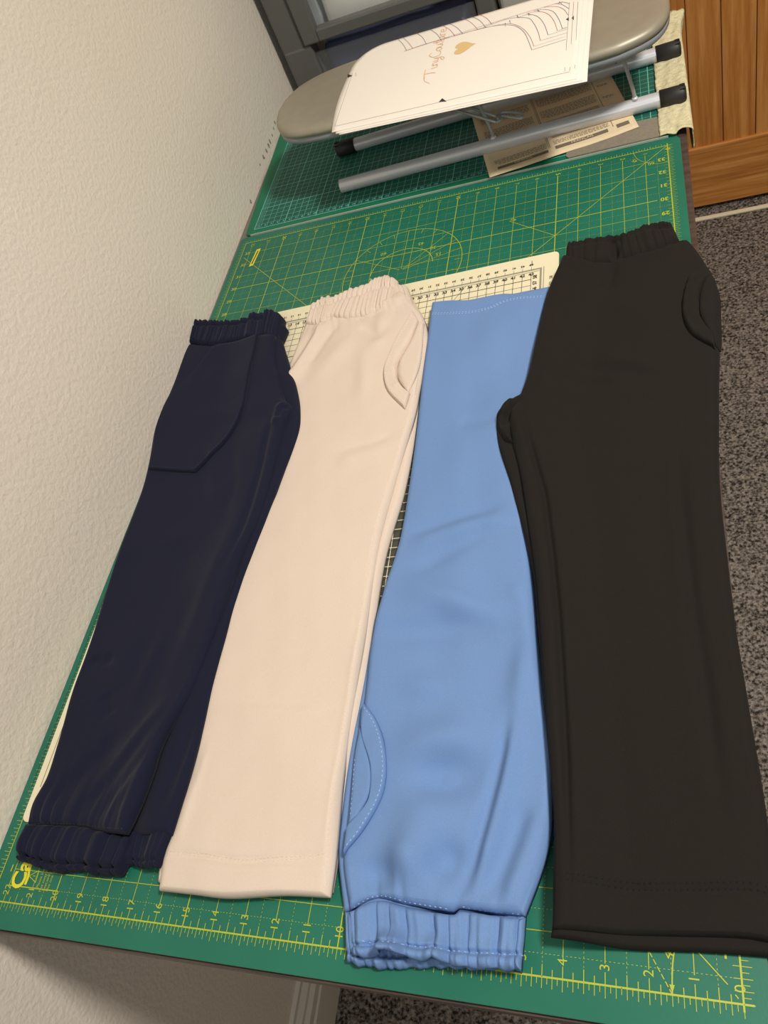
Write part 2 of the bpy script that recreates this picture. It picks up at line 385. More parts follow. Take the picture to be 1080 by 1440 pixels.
xa = [(a[0]*0.5+b[0]*0.5, a[1]*0.5+b[1]*0.5) for a, b in ((YB[0], YB[1]), (YB[3], YB[2]))]
P.line(xa[0][0], xa[0][1]-0.004, xa[1][0], xa[1][1]+0.004, 0.0018)
P.build('box_lettering', M['darkprint'], gm)
# ------------------------------------------------------------------ small dark green mat with cyan centimetre grid
sm = thing('cutting_mat', 'smaller dark green cutting mat with cyan centimetre squares under the ironing board', 'cutting mat', (-0.3, 1.02, 0))
MX0, MX1, MY0, MY1 = -0.588, 0.012, 0.8825, 1.1685
frombm('mat_sheet', prism(bmesh.new(), [(x+0.0115*(1-(y-MY0)/0.286)*(1 if x < -0.3 else 0), y) for x, y in rrect(MX0-0.002, MX1, MY0, MY1, 0.008)], 0.0, 0.0034), M['green2_border'], sm)
gx0, gx1, gy0, gy1 = MX0+0.022, MX1-0.015, MY0+0.01, MY1-0.003
frombm('grid_field', prism(bmesh.new(), [(gx0, gy0), (gx1, gy0), (gx1, gy1), (gx0, gy1)], 0.0034, 0.0036), M['green2'], sm)
frombm('mat_edge', prism(bmesh.new(), [(MX0+0.018, MY0-0.0006), (MX1-0.01, MY0-0.0006), (MX1-0.01, MY0+0.0004), (MX0+0.018, MY0+0.0004)], 0.0005, 0.0036), M['paleedge'], sm)
P = Print(0.0038)
nx = int((gx1-gx0)/0.01); ny = int((gy1-gy0)/0.01)
for k in range(nx+1):
    x = gx0+0.01*k
    P.line(x, gy0, x, gy1, 0.0010 if k % 5 == 0 else 0.0005)
    for q in range(5): P.line(x+0.002*q, gy0, x+0.002*q, gy0+0.003, 0.0003)
    if 0 < k < nx: P.text(str(k), x-0.003, gy0+0.0055, 0.0052, 0, bold=True)
for k in range(ny+1):
    y = gy0+0.01*k
    P.line(gx0, y, gx1, y, 0.0010 if k % 5 == 0 else 0.0005)
    for q in range(5): P.line(gx0, y+0.002*q, gx0+0.008, y+0.002*q, 0.0004)
P.line(-0.24, gy0, -0.2, gy0+0.04, 0.0005); P.line(-0.44, gy0+0.01, -0.25, gy0+0.2, 0.0004)
P.build('cyan_grid', M['cyan'], sm)
gc = frombm('grey_card', prism(bmesh.new(), [(-0.1175, 0.888), (-0.1145, 0.8838), (-0.006, 0.8833), (-0.006, 0.9255), (-0.035, 0.927), (-0.114, 0.927)], 0.0036, 0.0052), M['card'])
tag(gc, 'plain grey card strip lying along the near edge of the cyan-lined mat', 'card')
# ------------------------------------------------------------------ cream mat
cr = thing('cutting_mat', 'cream cutting mat with black numbers lying between green mat and trousers', 'cutting mat', (-0.345, 0.385, 0.0026))
CA = math.radians(2.0)
def cxf(x, y):   # mat coordinates (origin at its near left corner) to the table
    return (-0.5705 + x*math.cos(CA) - y*math.sin(CA)*0.35, 0.0625 + x*math.sin(CA) + y*math.cos(CA))
CW, CH = 0.457, 0.6275
frombm('mat_sheet', prism(bmesh.new(), [cxf(x, y) for x, y in rrect(0, CW, 0, CH, 0.006)], 0.0030, 0.0046), M['creammat'], cr)
P = Print(0.0049, cxf); G = Print(0.0048, cxf); D = Print(0.0047, cxf); Lw = Print(0.0049, cxf)
xr = 0.427; yt = CH-0.028
for k in range(0, 44):
    x = xr-0.01*(43-k)
    P.line(x, 0.03, x, yt-0.003, 0.0005)
    P.text(str(k), x, yt-0.0035, 0.0062, 0, bold=True); P.text(str(k), x, yt+0.013, 0.0046, PI, bold=True)
    P.line(x, yt+0.003, x, yt+0.009, 0.0003)
for k in range(0, 58):
    y = yt-0.012-0.01*k
    P.line(0.012, y, xr, y, 0.0004 if k % 5 else 0.0007)
    P.text(str(58-k), xr+0.0045, y+0.003, 0.006, PI/2, bold=True)
    P.text(str(58-k), xr+0.022, y-0.003, 0.0048, PI/2)
P.line(xr-0.075, yt+0.0, xr-0.1, yt-0.04, 0.0004)
P.path([(xr, yt+0.02), (xr+0.0005, yt+0.013), (xr-0.003, yt+0.0125)], 0.0006)
G.line(0.008, yt+0.004, xr+0.0105, yt+0.004, 0.0022); G.line(0.008, yt+0.0005, xr+0.009, yt+0.0005, 0.0008)
G.line(xr+0.0105, 0.02, xr+0.0105, yt+0.005, 0.0022); G.line(xr+0.0138, 0.02, xr+0.0138, yt+0.006, 0.0008)
D.quad([(0.20, 0.19), (0.42, 0.19), (0.42, 0.41), (0.20, 0.41)])
for k in range(23):
    Lw.line(0.2, 0.19+0.01*k, 0.42, 0.19+0.01*k, 0.0006); Lw.line(0.2+0.01*k, 0.19, 0.2+0.01*k, 0.41, 0.0006)
P.build('black_grid', M['darkprint'], cr); G.build('grey_frame', M['greyprint'], cr)
D.build('dark_panel', M['darkpanel'], cr, kind=None); Lw.build('pale_grid', M['creammat'], cr)
P = Print(0.0051); pk = [(-0.4479,0.6126)][0]
P.quad([(pk[0]+0.0022*math.cos(a), pk[1]+0.0022*math.sin(a)) for a in [k*PI/6 for k in range(12)]])
P.build('pink_dot', M['pinkprint'], cr, kind=None)
# ------------------------------------------------------------------ cloth
def spline(pts, ts, param=None):
    P_ = np.array(pts, float); n = len(P_)
    if param is None:
        d = np.r_[0, np.cumsum(np.hypot(*np.diff(P_, axis=0).T))]; param = d/d[-1]
    m = np.zeros_like(P_)
    for i in range(n):
        a, b = max(i-1, 0), min(i+1, n-1)
        m[i] = (P_[b]-P_[a])/max(param[b]-param[a], 1e-9)
    out = np.zeros((len(ts), 2))
    k = np.clip(np.searchsorted(param, ts, side='right')-1, 0, n-2)
    h = (param[k+1]-param[k])[:, None]; t = ((ts-param[k])[:, None])/np.maximum(h, 1e-9)
    return (2*t**3-3*t**2+1)*P_[k] + (t**3-2*t**2+t)*h*m[k] + (-2*t**3+3*t**2)*P_[k+1] + (t**3-t**2)*h*m[k+1]
def polydist(X, Y, pts):
    """distance to a polyline, signed side and position along it"""
    best = np.full(X.shape, 1e9); pos = np.zeros(X.shape); side = np.zeros(X.shape)
    q = np.array([(p[0], p[1]) for p in pts]); L = np.hypot(*np.diff(q, axis=0).T); tot = L.sum(); acc = 0
    for a, b, l in zip(q[:-1], q[1:], L):
        d = (b-a)/l
        s = np.clip((X-a[0])*d[0]+(Y-a[1])*d[1], 0, l)
        dx = X-(a[0]+d[0]*s); dy = Y-(a[1]+d[1]*s); D = np.hypot(dx, dy); mk = D < best
        best[mk] = D[mk]; pos[mk] = ((acc+s)/tot)[mk]; side[mk] = np.sign(d[0]*dy-d[1]*dx)[mk]; acc += l
    return best, pos, side
def waves(X, Y, seed, scale, amp, n=7):
    r = np.random.RandomState(seed); Z = np.zeros_like(X)
    for _ in range(n):
        a = r.uniform(0, 2*PI); k = 2*PI/(scale*r.uniform(0.6, 1.8))
        Z += np.sin(k*(X*math.cos(a)+Y*math.sin(a))+r.uniform(0, 6.28))
    return Z*amp/n**0.5
def pleat(s, seed, n):
    """irregular pleats along s: soft ridges of uneven width and height with sharp valleys between, about -0.6..1"""
    r = np.random.RandomState(seed); n = max(2, int(round(n)))
    w = r.uniform(0.45, 1.6, n+2); e = np.cumsum(w); e = (e-e[0])/(e[-1]-e[0])*1.12-0.06
    h = r.uniform(0.45, 1.25, n+2)
    k = np.clip(np.searchsorted(e, s)-1, 0, n)
    f = np.clip((s-e[k])/(e[k+1]-e[k]), 0, 1)
    v = np.sin(PI*f**(0.75+0.5*(h[k]-0.8)))**0.75*h[k]
    r2 = r.rand(3)*6
    return v*1.25-0.55+0.12*np.sin(2*PI*n*1.9*s+r2[0])+0.10*np.sin(2*PI*n*0.6*s+r2[1])
class Panel:
    K = 1.0; KB = 1.1
    """one layer of cloth: two side lines, optional shaped ends, thickness H with rounded edges, folds and pleats"""
    def __init__(s, name, m, parent, L, R, zb, H=0.006, nu=50, nt=160, r=0.006, top=None, bot=None, td=0.3, folds=(), waves_=(), fn=None, on=None, re=None, ends=(1, 1), label=None):
        nr = len(L); Lp, Rp = np.array(L, float), np.array(R, float); mid = (Lp+Rp)/2
        d = np.r_[0, np.cumsum(np.hypot(*np.diff(mid, axis=0).T))]; par = d/d[-1]; s.len = d[-1]
        rr = (re or r)/s.len
        ts = np.unique(np.r_[np.linspace(0, 1, nt+1), rr*np.array([0.08, 0.25, 0.5, 0.8]), 1-rr*np.array([0.08, 0.25, 0.5, 0.8])])
        us = 0.5-0.5*np.cos(PI*np.linspace(0, 1, nu+1)); us = 0.5*us+0.5*np.linspace(0, 1, nu+1)
        wd_ = np.hypot(*(Rp-Lp).T).mean()
        us = np.unique(np.r_[us, r/wd_*np.array([0.08, 0.25, 0.5, 0.8]), 1-r/wd_*np.array([0.08, 0.25, 0.5, 0.8])])
        A = spline(Lp, ts, par); B = spline(Rp, ts, par)
        U, T = np.meshgrid(us, ts)
        XY = A[:, None, :]*(1-U[..., None])+B[:, None, :]*U[..., None]
        if top is not None:
            c = spline(top, us)-(A[0]*(1-us[:, None])+B[0]*us[:, None]); w = np.clip(1-T/td, 0, 1)**2
            XY = XY+w[..., None]*c[None]
        if bot is not None:
            c = spline(bot, us)-(A[-1]*(1-us[:, None])+B[-1]*us[:, None]); w = np.clip(1-(1-T)/td, 0, 1)**2
            XY = XY+w[..., None]*c[None]
        X, Y = XY[..., 0], XY[..., 1]
        width = np.hypot(*(B-A).T)[:, None]
        de = np.minimum(U, 1-U)*width
        d2 = np.minimum(T if ends[0] else 9, (1-T) if ends[1] else 9)*s.len
        round_ = lambda dd, q: np.sqrt(np.clip(1-(1-np.clip(dd/q, 0, 1))**2, 0, 1))
        prof = np.minimum(round_(de, r), round_(d2, re or r))
        ZB = np.full(X.shape, zb, float) if not callable(zb) else zb(U, T, X, Y)
        if on is not None: ZB = ZB+sample(on, X, Y)
        Z = np.full(X.shape, H, float)
        for pts, amp, w in folds:
            amp = amp*Panel.K
            if abs(w) >= 0.0115:        # broad swell or dent: a smooth oval
                (xa_, ya_), (xb_, yb_) = pts[0], pts[-1]; l_ = math.hypot(xb_-xa_, yb_-ya_); ux_, uy_ = (xb_-xa_)/l_, (yb_-ya_)/l_
                mx_ = np.mean([q[0] for q in pts]); my_ = np.mean([q[1] for q in pts])
                al = (X-mx_)*ux_+(Y-my_)*uy_; ac = (Y-my_)*ux_-(X-mx_)*uy_
                Z = Z+amp*Panel.KB*np.exp(-(al/(0.42*l_))**2-(ac/(w*0.8))**2); continue
            D, pos, side = polydist(X, Y, pts)
            tap = np.clip(np.minimum(pos, 1-pos)/0.25, 0, 1); tap = tap*tap*(3-2*tap)*0.9+0.1
            if w > 0: Z = Z+amp*np.exp(-(D/w)**2)*tap
            else: Z = Z+amp*np.exp(-D/-w)*np.where(side > 0, 1, 0.0)*tap     # one-sided step
        for seed, sc, amp in waves_: Z = Z+waves(X, Y, seed, sc, amp*Panel.K)
        Zc = Z-0.0012; ZT = (0.0012+0.5*(Zc+np.sqrt(Zc*Zc+0.0040**2)))*prof+ZB
        if fn is not None: X, Y, ZT, ZB = fn(U, T, X, Y, ZT, ZB, prof)
        nT, nU = X.shape
        s.top = np.c_[X.ravel(), Y.ravel(), ZT.ravel()]
        idx = np.arange(nT*nU).reshape(nT, nU); bot_i = idx+nT*nU
        bd = np.zeros((nT, nU), bool); bd[0] = bd[-1] = True; bd[:, 0] = bd[:, -1] = True
        V_ = np.r_[s.top, np.c_[X.ravel(), Y.ravel(), (ZB+0*X).ravel()]]
        f1 = np.stack([idx[:-1, :-1], idx[1:, :-1], idx[1:, 1:], idx[:-1, 1:]], -1).reshape(-1, 4)
        f2 = np.stack([bot_i[:-1, :-1], bot_i[:-1, 1:], bot_i[1:, 1:], bot_i[1:, :-1]], -1).reshape(-1, 4)
        ring = np.r_[idx[0, :-1], idx[:-1, -1], idx[-1, :0:-1], idx[:0:-1, 0]]; nx_ = np.roll(ring, -1)
        f3 = np.stack([ring, nx_, nx_+nT*nU, ring+nT*nU], -1)
        F = np.r_[f1, f2, f3]
        me = bpy.data.meshes.new(name); me.from_pydata(V_.tolist(), [], F.tolist())
        bm = bmesh.new(); bm.from_mesh(me); bmesh.ops.remove_doubles(bm, verts=bm.verts[:], dist=1e-6)
        bmesh.ops.recalc_face_normals(bm, faces=bm.faces[:]); bm.to_mesh(me); bm.free()
        s.ob = link(name, me, m, parent, smooth=True, label=label)
def sample(panels, X, Y):
    """height of the cloth already laid at points X, Y"""
    if not isinstance(panels, (list, tuple)): panels = [panels]
    x, y = np.ravel(X), np.ravel(Y); out = np.full(x.shape, -1.0)
    for p in panels:
        t = p.top
        m = (t[:, 0] > x.min()-0.01) & (t[:, 0] < x.max()+0.01) & (t[:, 1] > y.min()-0.01) & (t[:, 1] < y.max()+0.01)
        t = t[m]
        if len(t) < 4: continue
        for i in range(0, len(x), 400):
            D = (x[i:i+400, None]-t[None, :, 0])**2+(y[i:i+400, None]-t[None, :, 1])**2
            k = np.argpartition(D, 3, axis=1)[:, :4]; dd = np.take_along_axis(D, k, 1)
            w = 1/(dd+1e-9); z = (w*t[k, 2]).sum(1)/w.sum(1)
            z = np.where(dd.min(1) < 0.008**2, z, -1); out[i:i+400] = np.maximum(out[i:i+400], z)
    out[out < -0.5] = 0.004
    return out.reshape(np.shape(X))
def stitches(name, pts, panels, m, parent, ln=0.0024, gap=0.0012, w=0.0008, off=0.0004, double=0.0, zig=False):
    q = [(p[0], p[1]) for p in smooth_path([(p[0], p[1], 0) for p in pts], 8)]
    A = np.array(q); d = np.r_[0, np.cumsum(np.hypot(*np.diff(A, axis=0).T))]
    V_, F = [], []
    rows = [0.0] if not double else [0.0, double]
    st = np.arange(0.001, d[-1]-ln, ln+gap); segs = []
    for off2 in rows:
        for k, a in enumerate(st):
            e = [a, a+ln]; x = np.interp(e, d, A[:, 0]); y = np.interp(e, d, A[:, 1])
            tx, ty = x[1]-x[0], y[1]-y[0]; l = math.hypot(tx, ty)
            if l < 1e-6: continue
            nx_, ny_ = -ty/l, tx/l
            s1 = off2; s2 = off2+(w*0.9 if zig else 0)
            segs.append((x[0]+nx_*s1, y[0]+ny_*s1, x[1]+nx_*s2, y[1]+ny_*s2, nx_*w/2, ny_*w/2))
    if not segs: return
    S = np.array(segs)
    z0 = sample(panels, S[:, 0], S[:, 1]); z1 = sample(panels, S[:, 2], S[:, 3])
    for (x0, y0, x1, y1, nx_, ny_), a, b in zip(segs, z0, z1):
        i = len(V_); mx, my, mz = (x0+x1)/2, (y0+y1)/2, (a+b)/2+off+w*0.45
        V_ += [(x0, y0, a-0.0002), (mx-nx_, my-ny_, mz-w*0.45-0.0002), (mx, my, mz), (mx+nx_, my+ny_, mz-w*0.45-0.0002), (x1, y1, b-0.0002)]
        F += [(i, i+1, i+2), (i+1, i+4, i+2), (i+4, i+3, i+2), (i+3, i, i+2)]
    me = bpy.data.meshes.new(name); me.from_pydata(V_, [], F)
    return link(name, me, m, parent, kind='stuff')
def gathers(end, amp, n, seed, reach, edge=0.0, pinch=None, lift=None):
    """pleats fading away from one end (0 top, 1 bottom); reach 9 = whole length; edge = how far the free hem waves in the plane"""
    def fn(U, T, X, Y, ZT, ZB, prof):
        t = T if end == 0 else 1-T
        p = pleat(U+0.004*np.sin(3*T+7*U+seed)+0.002*np.sin(6*T-11*U), seed, n)+0.35*pleat(U+0.03*T*np.sin(9*U+seed), seed+100, n*1.7)*np.exp(-t/0.5)
        w = np.exp(-(t/reach)**1.5) if reach < 5 else np.ones_like(t)
        ZT = ZT+amp*p*w*prof
        if pinch is not None: ZT = ZT-np.abs(amp)*1.1*np.exp(-((t-pinch)/0.05)**2)*prof
        if edge:
            we = np.exp(-(t/0.35)**2)
            dX = X[-1]-X[0]; dY = Y[-1]-Y[0]; l = np.hypot(dX, dY); sg = -1 if end == 0 else 1
            e = edge*(pleat(U, seed, n))
            X = X+sg*e*we*(dX/l)[None]; Y = Y+sg*e*we*(dY/l)[None]
        if lift is not None:
            dz = lift(U, T); ZT = ZT+dz; ZB = ZB+dz
        return X, Y, ZT, ZB, 
    return fn
ZM = 0.0048
sm01 = lambda x: np.clip(x, 0, 1)**2*(3-2*np.clip(x, 0, 1))
# ------------------------------------------------------------------ pale cream trousers
Panel.K = 1.5
T2 = thing('trousers', 'cream trousers with gathered waistband and curved side pocket, second from the wall', 'trousers', (-0.38, 0.4, ZM), 'folded trousers on the cutting mats')
UL = [(-0.4218,0.6469),(-0.4275,0.5938),(-0.4333,0.5493),(-0.4090,0.3999),(-0.4127,0.3145),(-0.4142,0.2528),(-0.4150,0.1830),(-0.4123,0.1142),(-0.4121,0.0661),(-0.4131,0.0395),(-0.4104,0.0269)]
UR = [(-0.2919,0.6740),(-0.2596,0.5973),(-0.2571,0.5019),(-0.2580,0.3878),(-0.2662,0.3113),(-0.2653,0.2328),(-0.2648,0.1718),(-0.2652,0.1150),(-0.2636,0.0736),(-0.2623,0.0446),(-0.2622,0.0330)]
under = Panel('under_leg', M['cream'], T2, UL, UR, ZM, 0.0065, nu=26, nt=90, r=0.006, waves_=((3, 0.12, 0.0006),))
wbk = Panel('back_waistband', M['cream'], T2, [(-0.3486,0.7089),(-0.3284,0.6714)], [(-0.2949,0.6812),(-0.2820,0.6447)], ZM+0.006, 0.006, nu=60, nt=10, r=0.005, fn=gathers(0, 0.0012, 9, 5, 9, 0.001))
LL = [(-0.4217,0.6463),(-0.4259,0.5953),(-0.4298,0.5504),(-0.4222,0.5059),(-0.4063,0.4433),(-0.4038,0.3786),(-0.4074,0.3038),(-0.4097,0.2506),(-0.4091,0.1813),(-0.4053,0.1132),(-0.4051,0.0655),(-0.4075,0.0442),(-0.4034,0.0207)]
LR = [(-0.2902,0.6590),(-0.2683,0.6237),(-0.2579,0.5871),(-0.2561,0.5468),(-0.2574,0.5082),(-0.2583,0.4742),(-0.2665,0.3909),(-0.2716,0.3198),(-0.2693,0.2310),(-0.2692,0.1642),(-0.2664,0.1083),(-0.2617,0.0557),(-0.2607,0.0292)]
fold = [(-0.3822,0.6430),(-0.3924,0.6296),(-0.4013,0.6018),(-0.4123,0.5695),(-0.4263,0.5366)]
leg2 = Panel('leg', M['cream'], T2, LL, LR, ZM+0.0055, 0.0075, nu=90, nt=230, r=0.008, td=0.06,
    re=0.004, top=[(-0.4217,0.6463),(-0.3945,0.6349),(-0.3908,0.6488),(-0.3652,0.6413),(-0.3404,0.6402),(-0.3244,0.6459),(-0.3132,0.6651),(-0.3036,0.6725),(-0.2902,0.6590)],
    bot=[(-0.4034,0.0207),(-0.3745,0.0209),(-0.3418,0.0211),(-0.2962,0.0272),(-0.2607,0.0292)],
    folds=(([(-0.4100,0.0456),(-0.3691,0.0467),(-0.3361,0.0453),(-0.3018,0.0496),(-0.2583,0.0554)], -0.0016, 0.0022), (fold, 0.006, 0.010), ([(-0.2698,0.6090),(-0.2776,0.5805),(-0.2861,0.5540),(-0.2835,0.5303),(-0.2757,0.5156),(-0.2673,0.5060)], -0.0022, 0.0022), ([(-0.3733,0.6360),(-0.3839,0.6156),(-0.3933,0.5908),(-0.4036,0.5633)], -0.003, 0.008),
           ([(-0.3942,0.6336),(-0.4035,0.6117),(-0.4146,0.5791),(-0.4240,0.5493)], -0.0035, 0.007),
           ([(-0.3082,0.6216),(-0.3160,0.6003),(-0.3462,0.6224)], -0.0022, 0.008), ([(-0.3239,0.6482),(-0.3097,0.6543),(-0.2962,0.6460)], 0.003, 0.008),
           ([(-0.3184,0.6420),(-0.3143,0.6056),(-0.3157,0.5721)], 0.0022, 0.009), ([(-0.3341,0.5895),(-0.3204,0.5406),(-0.3196,0.4891)], 0.0018, 0.012), ([(-0.3491,0.6136),(-0.3608,0.5816),(-0.3881,0.5427)], 0.0018, 0.016),
           ([(-0.3398,0.4345),(-0.3015,0.4404),(-0.2725,0.4511)], -0.0008, 0.005), ([(-0.4017,0.1716),(-0.3586,0.1690),(-0.3115,0.1684),(-0.2753,0.1730)], -0.0007, 0.005),
           ([(-0.3369,0.4204),(-0.2956,0.4287),(-0.2665,0.4410)], 0.0009, 0.008), ([(-0.3916,0.1622),(-0.3292,0.1602),(-0.2851,0.1651)], 0.0009, 0.009),
           ([(-0.2626,0.4243),(-0.2666,0.3411),(-0.2716,0.2671),(-0.2719,0.1883),(-0.2697,0.1189),(-0.2698,0.0672),(-0.2694,0.0385)], 0.0012, 0.004),
           ([(-0.3909,0.1375),(-0.3944,0.0853),(-0.3948,0.0478)], 0.0008, 0.004)),
    waves_=((11, 0.16, 0.0007), (12, 0.05, 0.00022)), fn=gathers(0, 0.0014, 11, 21, 0.035))
wb2 = Panel('waistband', M['cream'], T2, [(-0.4185,0.6749),(-0.4199,0.6425)], [(-0.3075,0.6914),(-0.3077,0.6516)], ZM+0.0085, 0.0085, nu=220, nt=26, r=0.006, re=0.005, td=1.0,
    top=[(-0.4185,0.6749),(-0.4020,0.6835),(-0.3876,0.6836),(-0.3626,0.6911),(-0.3412,0.6969),(-0.3333,0.7051),(-0.3220,0.7032),(-0.3075,0.6914)],
    bot=[(-0.4199,0.6425),(-0.3933,0.6337),(-0.3852,0.6440),(-0.3636,0.6376),(-0.3390,0.6364),(-0.3228,0.6408),(-0.3077,0.6516)], fn=gathers(0, 0.0024, 22, 8, 9, 0.0011, pinch=0.34))
stitches('stitching', [(-0.4189,0.6422),(-0.3928,0.6312),(-0.3867,0.6419),(-0.3631,0.6350),(-0.3385,0.6339),(-0.3224,0.6383),(-0.3123,0.6527)], [leg2, wb2], M['thread_cream'], T2)
PO = [(-0.2792,0.6276),(-0.2909,0.5970),(-0.2989,0.5611),(-0.2998,0.5357),(-0.2908,0.5094),(-0.2677,0.4807)]
PI_ = [(-0.2702,0.6104),(-0.2776,0.5795),(-0.2860,0.5520),(-0.2833,0.5284),(-0.2755,0.5137),(-0.2652,0.5018)]
bag = Panel('pocket_bag', M['cream'], T2, [(-0.2717,0.6028),(-0.2790,0.5776),(-0.2860,0.5520),(-0.2833,0.5284),(-0.2676,0.5022)], [(-0.2642,0.6089),(-0.2613,0.5737),(-0.2601,0.5457),(-0.2625,0.5224),(-0.2672,0.5051)], -0.0002, 0.0012, nu=16, nt=40, r=0.003, on=[leg2])
trm = Panel('pocket_trim', M['cream'], T2, PO, PI_, -0.0004, 0.0036, nu=20, nt=60, r=0.0022, on=[leg2], folds=(([(-0.2958,0.5681),(-0.2886,0.5644)], 0.0006, 0.003), ([(-0.2973,0.5405),(-0.2867,0.5405)], 0.0006, 0.003), ([(-0.2864,0.5116),(-0.2768,0.5169)], 0.0006, 0.003)))
stitches('stitching', [(-0.2759,0.6222),(-0.2871,0.5939),(-0.2953,0.5593),(-0.2956,0.5349),(-0.2878,0.5108),(-0.2676,0.4855)], [trm], M['thread_cream'], T2)
stitches('stitching', [(-0.2697,0.6195),(-0.2620,0.5860),(-0.2597,0.5425),(-0.2596,0.4949)], [leg2, bag], M['thread_cream'], T2)
stitches('stitching', [(-0.2638,0.4704),(-0.2720,0.3890),(-0.2770,0.3187),(-0.2745,0.2311),(-0.2736,0.1641),(-0.2711,0.1081),(-0.2676,0.0624),(-0.2640,0.0343)], [leg2], M['thread_cream'], T2)
stitches('stitching', [(-0.4007,0.0458),(-0.3691,0.0467),(-0.3361,0.0453),(-0.3018,0.0496),(-0.2632,0.0546)], [leg2], M['thread_cream'], T2, zig=True, double=0.0018)
# ------------------------------------------------------------------ navy trousers
Panel.K = 1.5
T1 = thing('trousers', 'navy trousers with patch pocket and elasticated cuffs, nearest the wall', 'trousers', (-0.5, 0.4, ZM), 'folded trousers on the cutting mats')
over = lambda base, amt, u0, u1: (lambda U, T, X, Y: base+amt*sm01((U-u0)/(u1-u0)))
UL = [(-0.5208,0.6509),(-0.4834,0.4929),(-0.4797,0.3939),(-0.4851,0.3072),(-0.4858,0.2295),(-0.4865,0.1599),(-0.4810,0.1094),(-0.4661,0.0571)]
UR = [(-0.4430,0.6187),(-0.3875,0.4865),(-0.3920,0.4012),(-0.3988,0.3289),(-0.4036,0.2608),(-0.4030,0.1856),(-0.3996,0.1204),(-0.4008,0.0590)]
u1 = Panel('under_leg', M['navy'], T1, UL, UR, over(ZM, 0.0125, 0.25, 0.75), 0.006, nu=40, nt=120, r=0.006,
    folds=(([(-0.4060,0.1700),(-0.4105,0.1235),(-0.4177,0.0718)], -0.002, 0.006), ([(-0.3978,0.1669),(-0.4024,0.1121),(-0.4058,0.0672)], 0.001, 0.005)), waves_=((31, 0.1, 0.0005),))
uc = Panel('under_cuff', M['navy'], T1, [(-0.4600,0.0646),(-0.4556,0.0458),(-0.4519,0.0370)], [(-0.4014,0.0642),(-0.4034,0.0493),(-0.4037,0.0359)], over(ZM, 0.009, 0.4, 0.9), 0.008, nu=120, nt=24, r=0.005,
    bot=[(-0.4519,0.0370),(-0.4382,0.0376),(-0.4271,0.0354),(-0.4065,0.0361)], td=1.0, fn=gathers(1, 0.0024, 5, 41, 9, 0.0014, pinch=0.14))
bk = Panel('back_waistband', M['navy'], T1, [(-0.5040,0.6789),(-0.4968,0.6349)], [(-0.4469,0.6460),(-0.4501,0.6160)], ZM+0.002, 0.010, nu=110, nt=20, r=0.005, td=1.0,
    top=[(-0.5040,0.6789),(-0.4841,0.6819),(-0.4639,0.6704),(-0.4469,0.6460)], fn=gathers(0, 0.0018, 9, 44, 9, 0.0016))
LL = [(-0.5970,0.6606),(-0.5937,0.6075),(-0.5918,0.5635),(-0.5954,0.5247),(-0.5809,0.4493),(-0.5760,0.4067),(-0.5743,0.3457),(-0.5691,0.2726),(-0.5645,0.2223),(-0.5631,0.1834),(-0.5586,0.1487),(-0.5563,0.1268),(-0.5548,0.0988),(-0.5596,0.0764),(-0.5567,0.0599)]
LR = [(-0.4492,0.6205),(-0.4390,0.5804),(-0.4266,0.5497),(-0.4103,0.5133),(-0.3980,0.4987),(-0.4001,0.4718),(-0.3990,0.4006),(-0.4010,0.3527),(-0.4077,0.3082),(-0.4106,0.2549),(-0.4170,0.1807),(-0.4307,0.1318),(-0.4319,0.1020),(-0.4338,0.0758),(-0.4342,0.0572)]
leg1 = Panel('leg', M['navy'], T1, LL, LR, over(ZM+0.002, 0.015, 0.45, 1.0), 0.0085, nu=100, nt=240, r=0.008, td=0.05,
    top=[(-0.5905,0.6529),(-0.5489,0.6373),(-0.5153,0.6361),(-0.4762,0.6336),(-0.4508,0.6229)], bot=[(-0.5553,0.0578),(-0.5246,0.0592),(-0.4947,0.0601),(-0.4677,0.0574),(-0.4388,0.0562)],
    folds=(([(-0.4182,0.5021),(-0.4164,0.4742),(-0.4143,0.4396),(-0.4128,0.3931),(-0.4136,0.3370),(-0.4182,0.3009)], -0.0022, 0.004), ([(-0.4087,0.5067),(-0.4094,0.4883),(-0.4105,0.4683)], 0.003, 0.006), ([(-0.3974,0.4996),(-0.4074,0.4941),(-0.4086,0.4780)], -0.003, 0.004),
           ([(-0.4347,0.1713),(-0.4540,0.1420),(-0.4802,0.1040),(-0.5130,0.0669)], 0.0022, 0.008), ([(-0.4188,0.1610),(-0.4315,0.1307),(-0.4483,0.1019),(-0.4700,0.0662)], 0.0024, 0.008), ([(-0.4338,0.1114),(-0.4427,0.0877),(-0.4482,0.0621)], 0.002, 0.006),
           ([(-0.4401,0.1550),(-0.4634,0.1181),(-0.4960,0.0795),(-0.5013,0.0630)], -0.0022, 0.007), ([(-0.4247,0.1490),(-0.4429,0.1146),(-0.4645,0.0842),(-0.4776,0.0635)], -0.0022, 0.006),
           ([(-0.4804,0.1413),(-0.5117,0.1057),(-0.5360,0.0742)], -0.002, 0.009), ([(-0.5518,0.2130),(-0.5366,0.2077),(-0.5219,0.2127)], -0.0018, 0.006), ([(-0.5193,0.1772),(-0.5028,0.1538)], -0.0016, 0.009),
           ([(-0.4725,0.2563),(-0.4766,0.2016),(-0.4856,0.1541)], 0.0016, 0.012), ([(-0.4247,0.3868),(-0.4271,0.3106),(-0.4332,0.2420),(-0.4487,0.1861)], 0.0012, 0.012), ([(-0.5453,0.3467),(-0.5050,0.3350),(-0.4606,0.3575)], 0.0012, 0.016),
           ([(-0.4943,0.4737),(-0.4767,0.4123),(-0.4540,0.3732)], 0.0012, 0.01), ([(-0.4720,0.4705),(-0.4448,0.4087),(-0.4433,0.3547)], -0.001, 0.008)),
    waves_=((32, 0.14, 0.0008), (33, 0.05, 0.0003)), fn=gathers(1, 0.0026, 6, 43, 0.05))
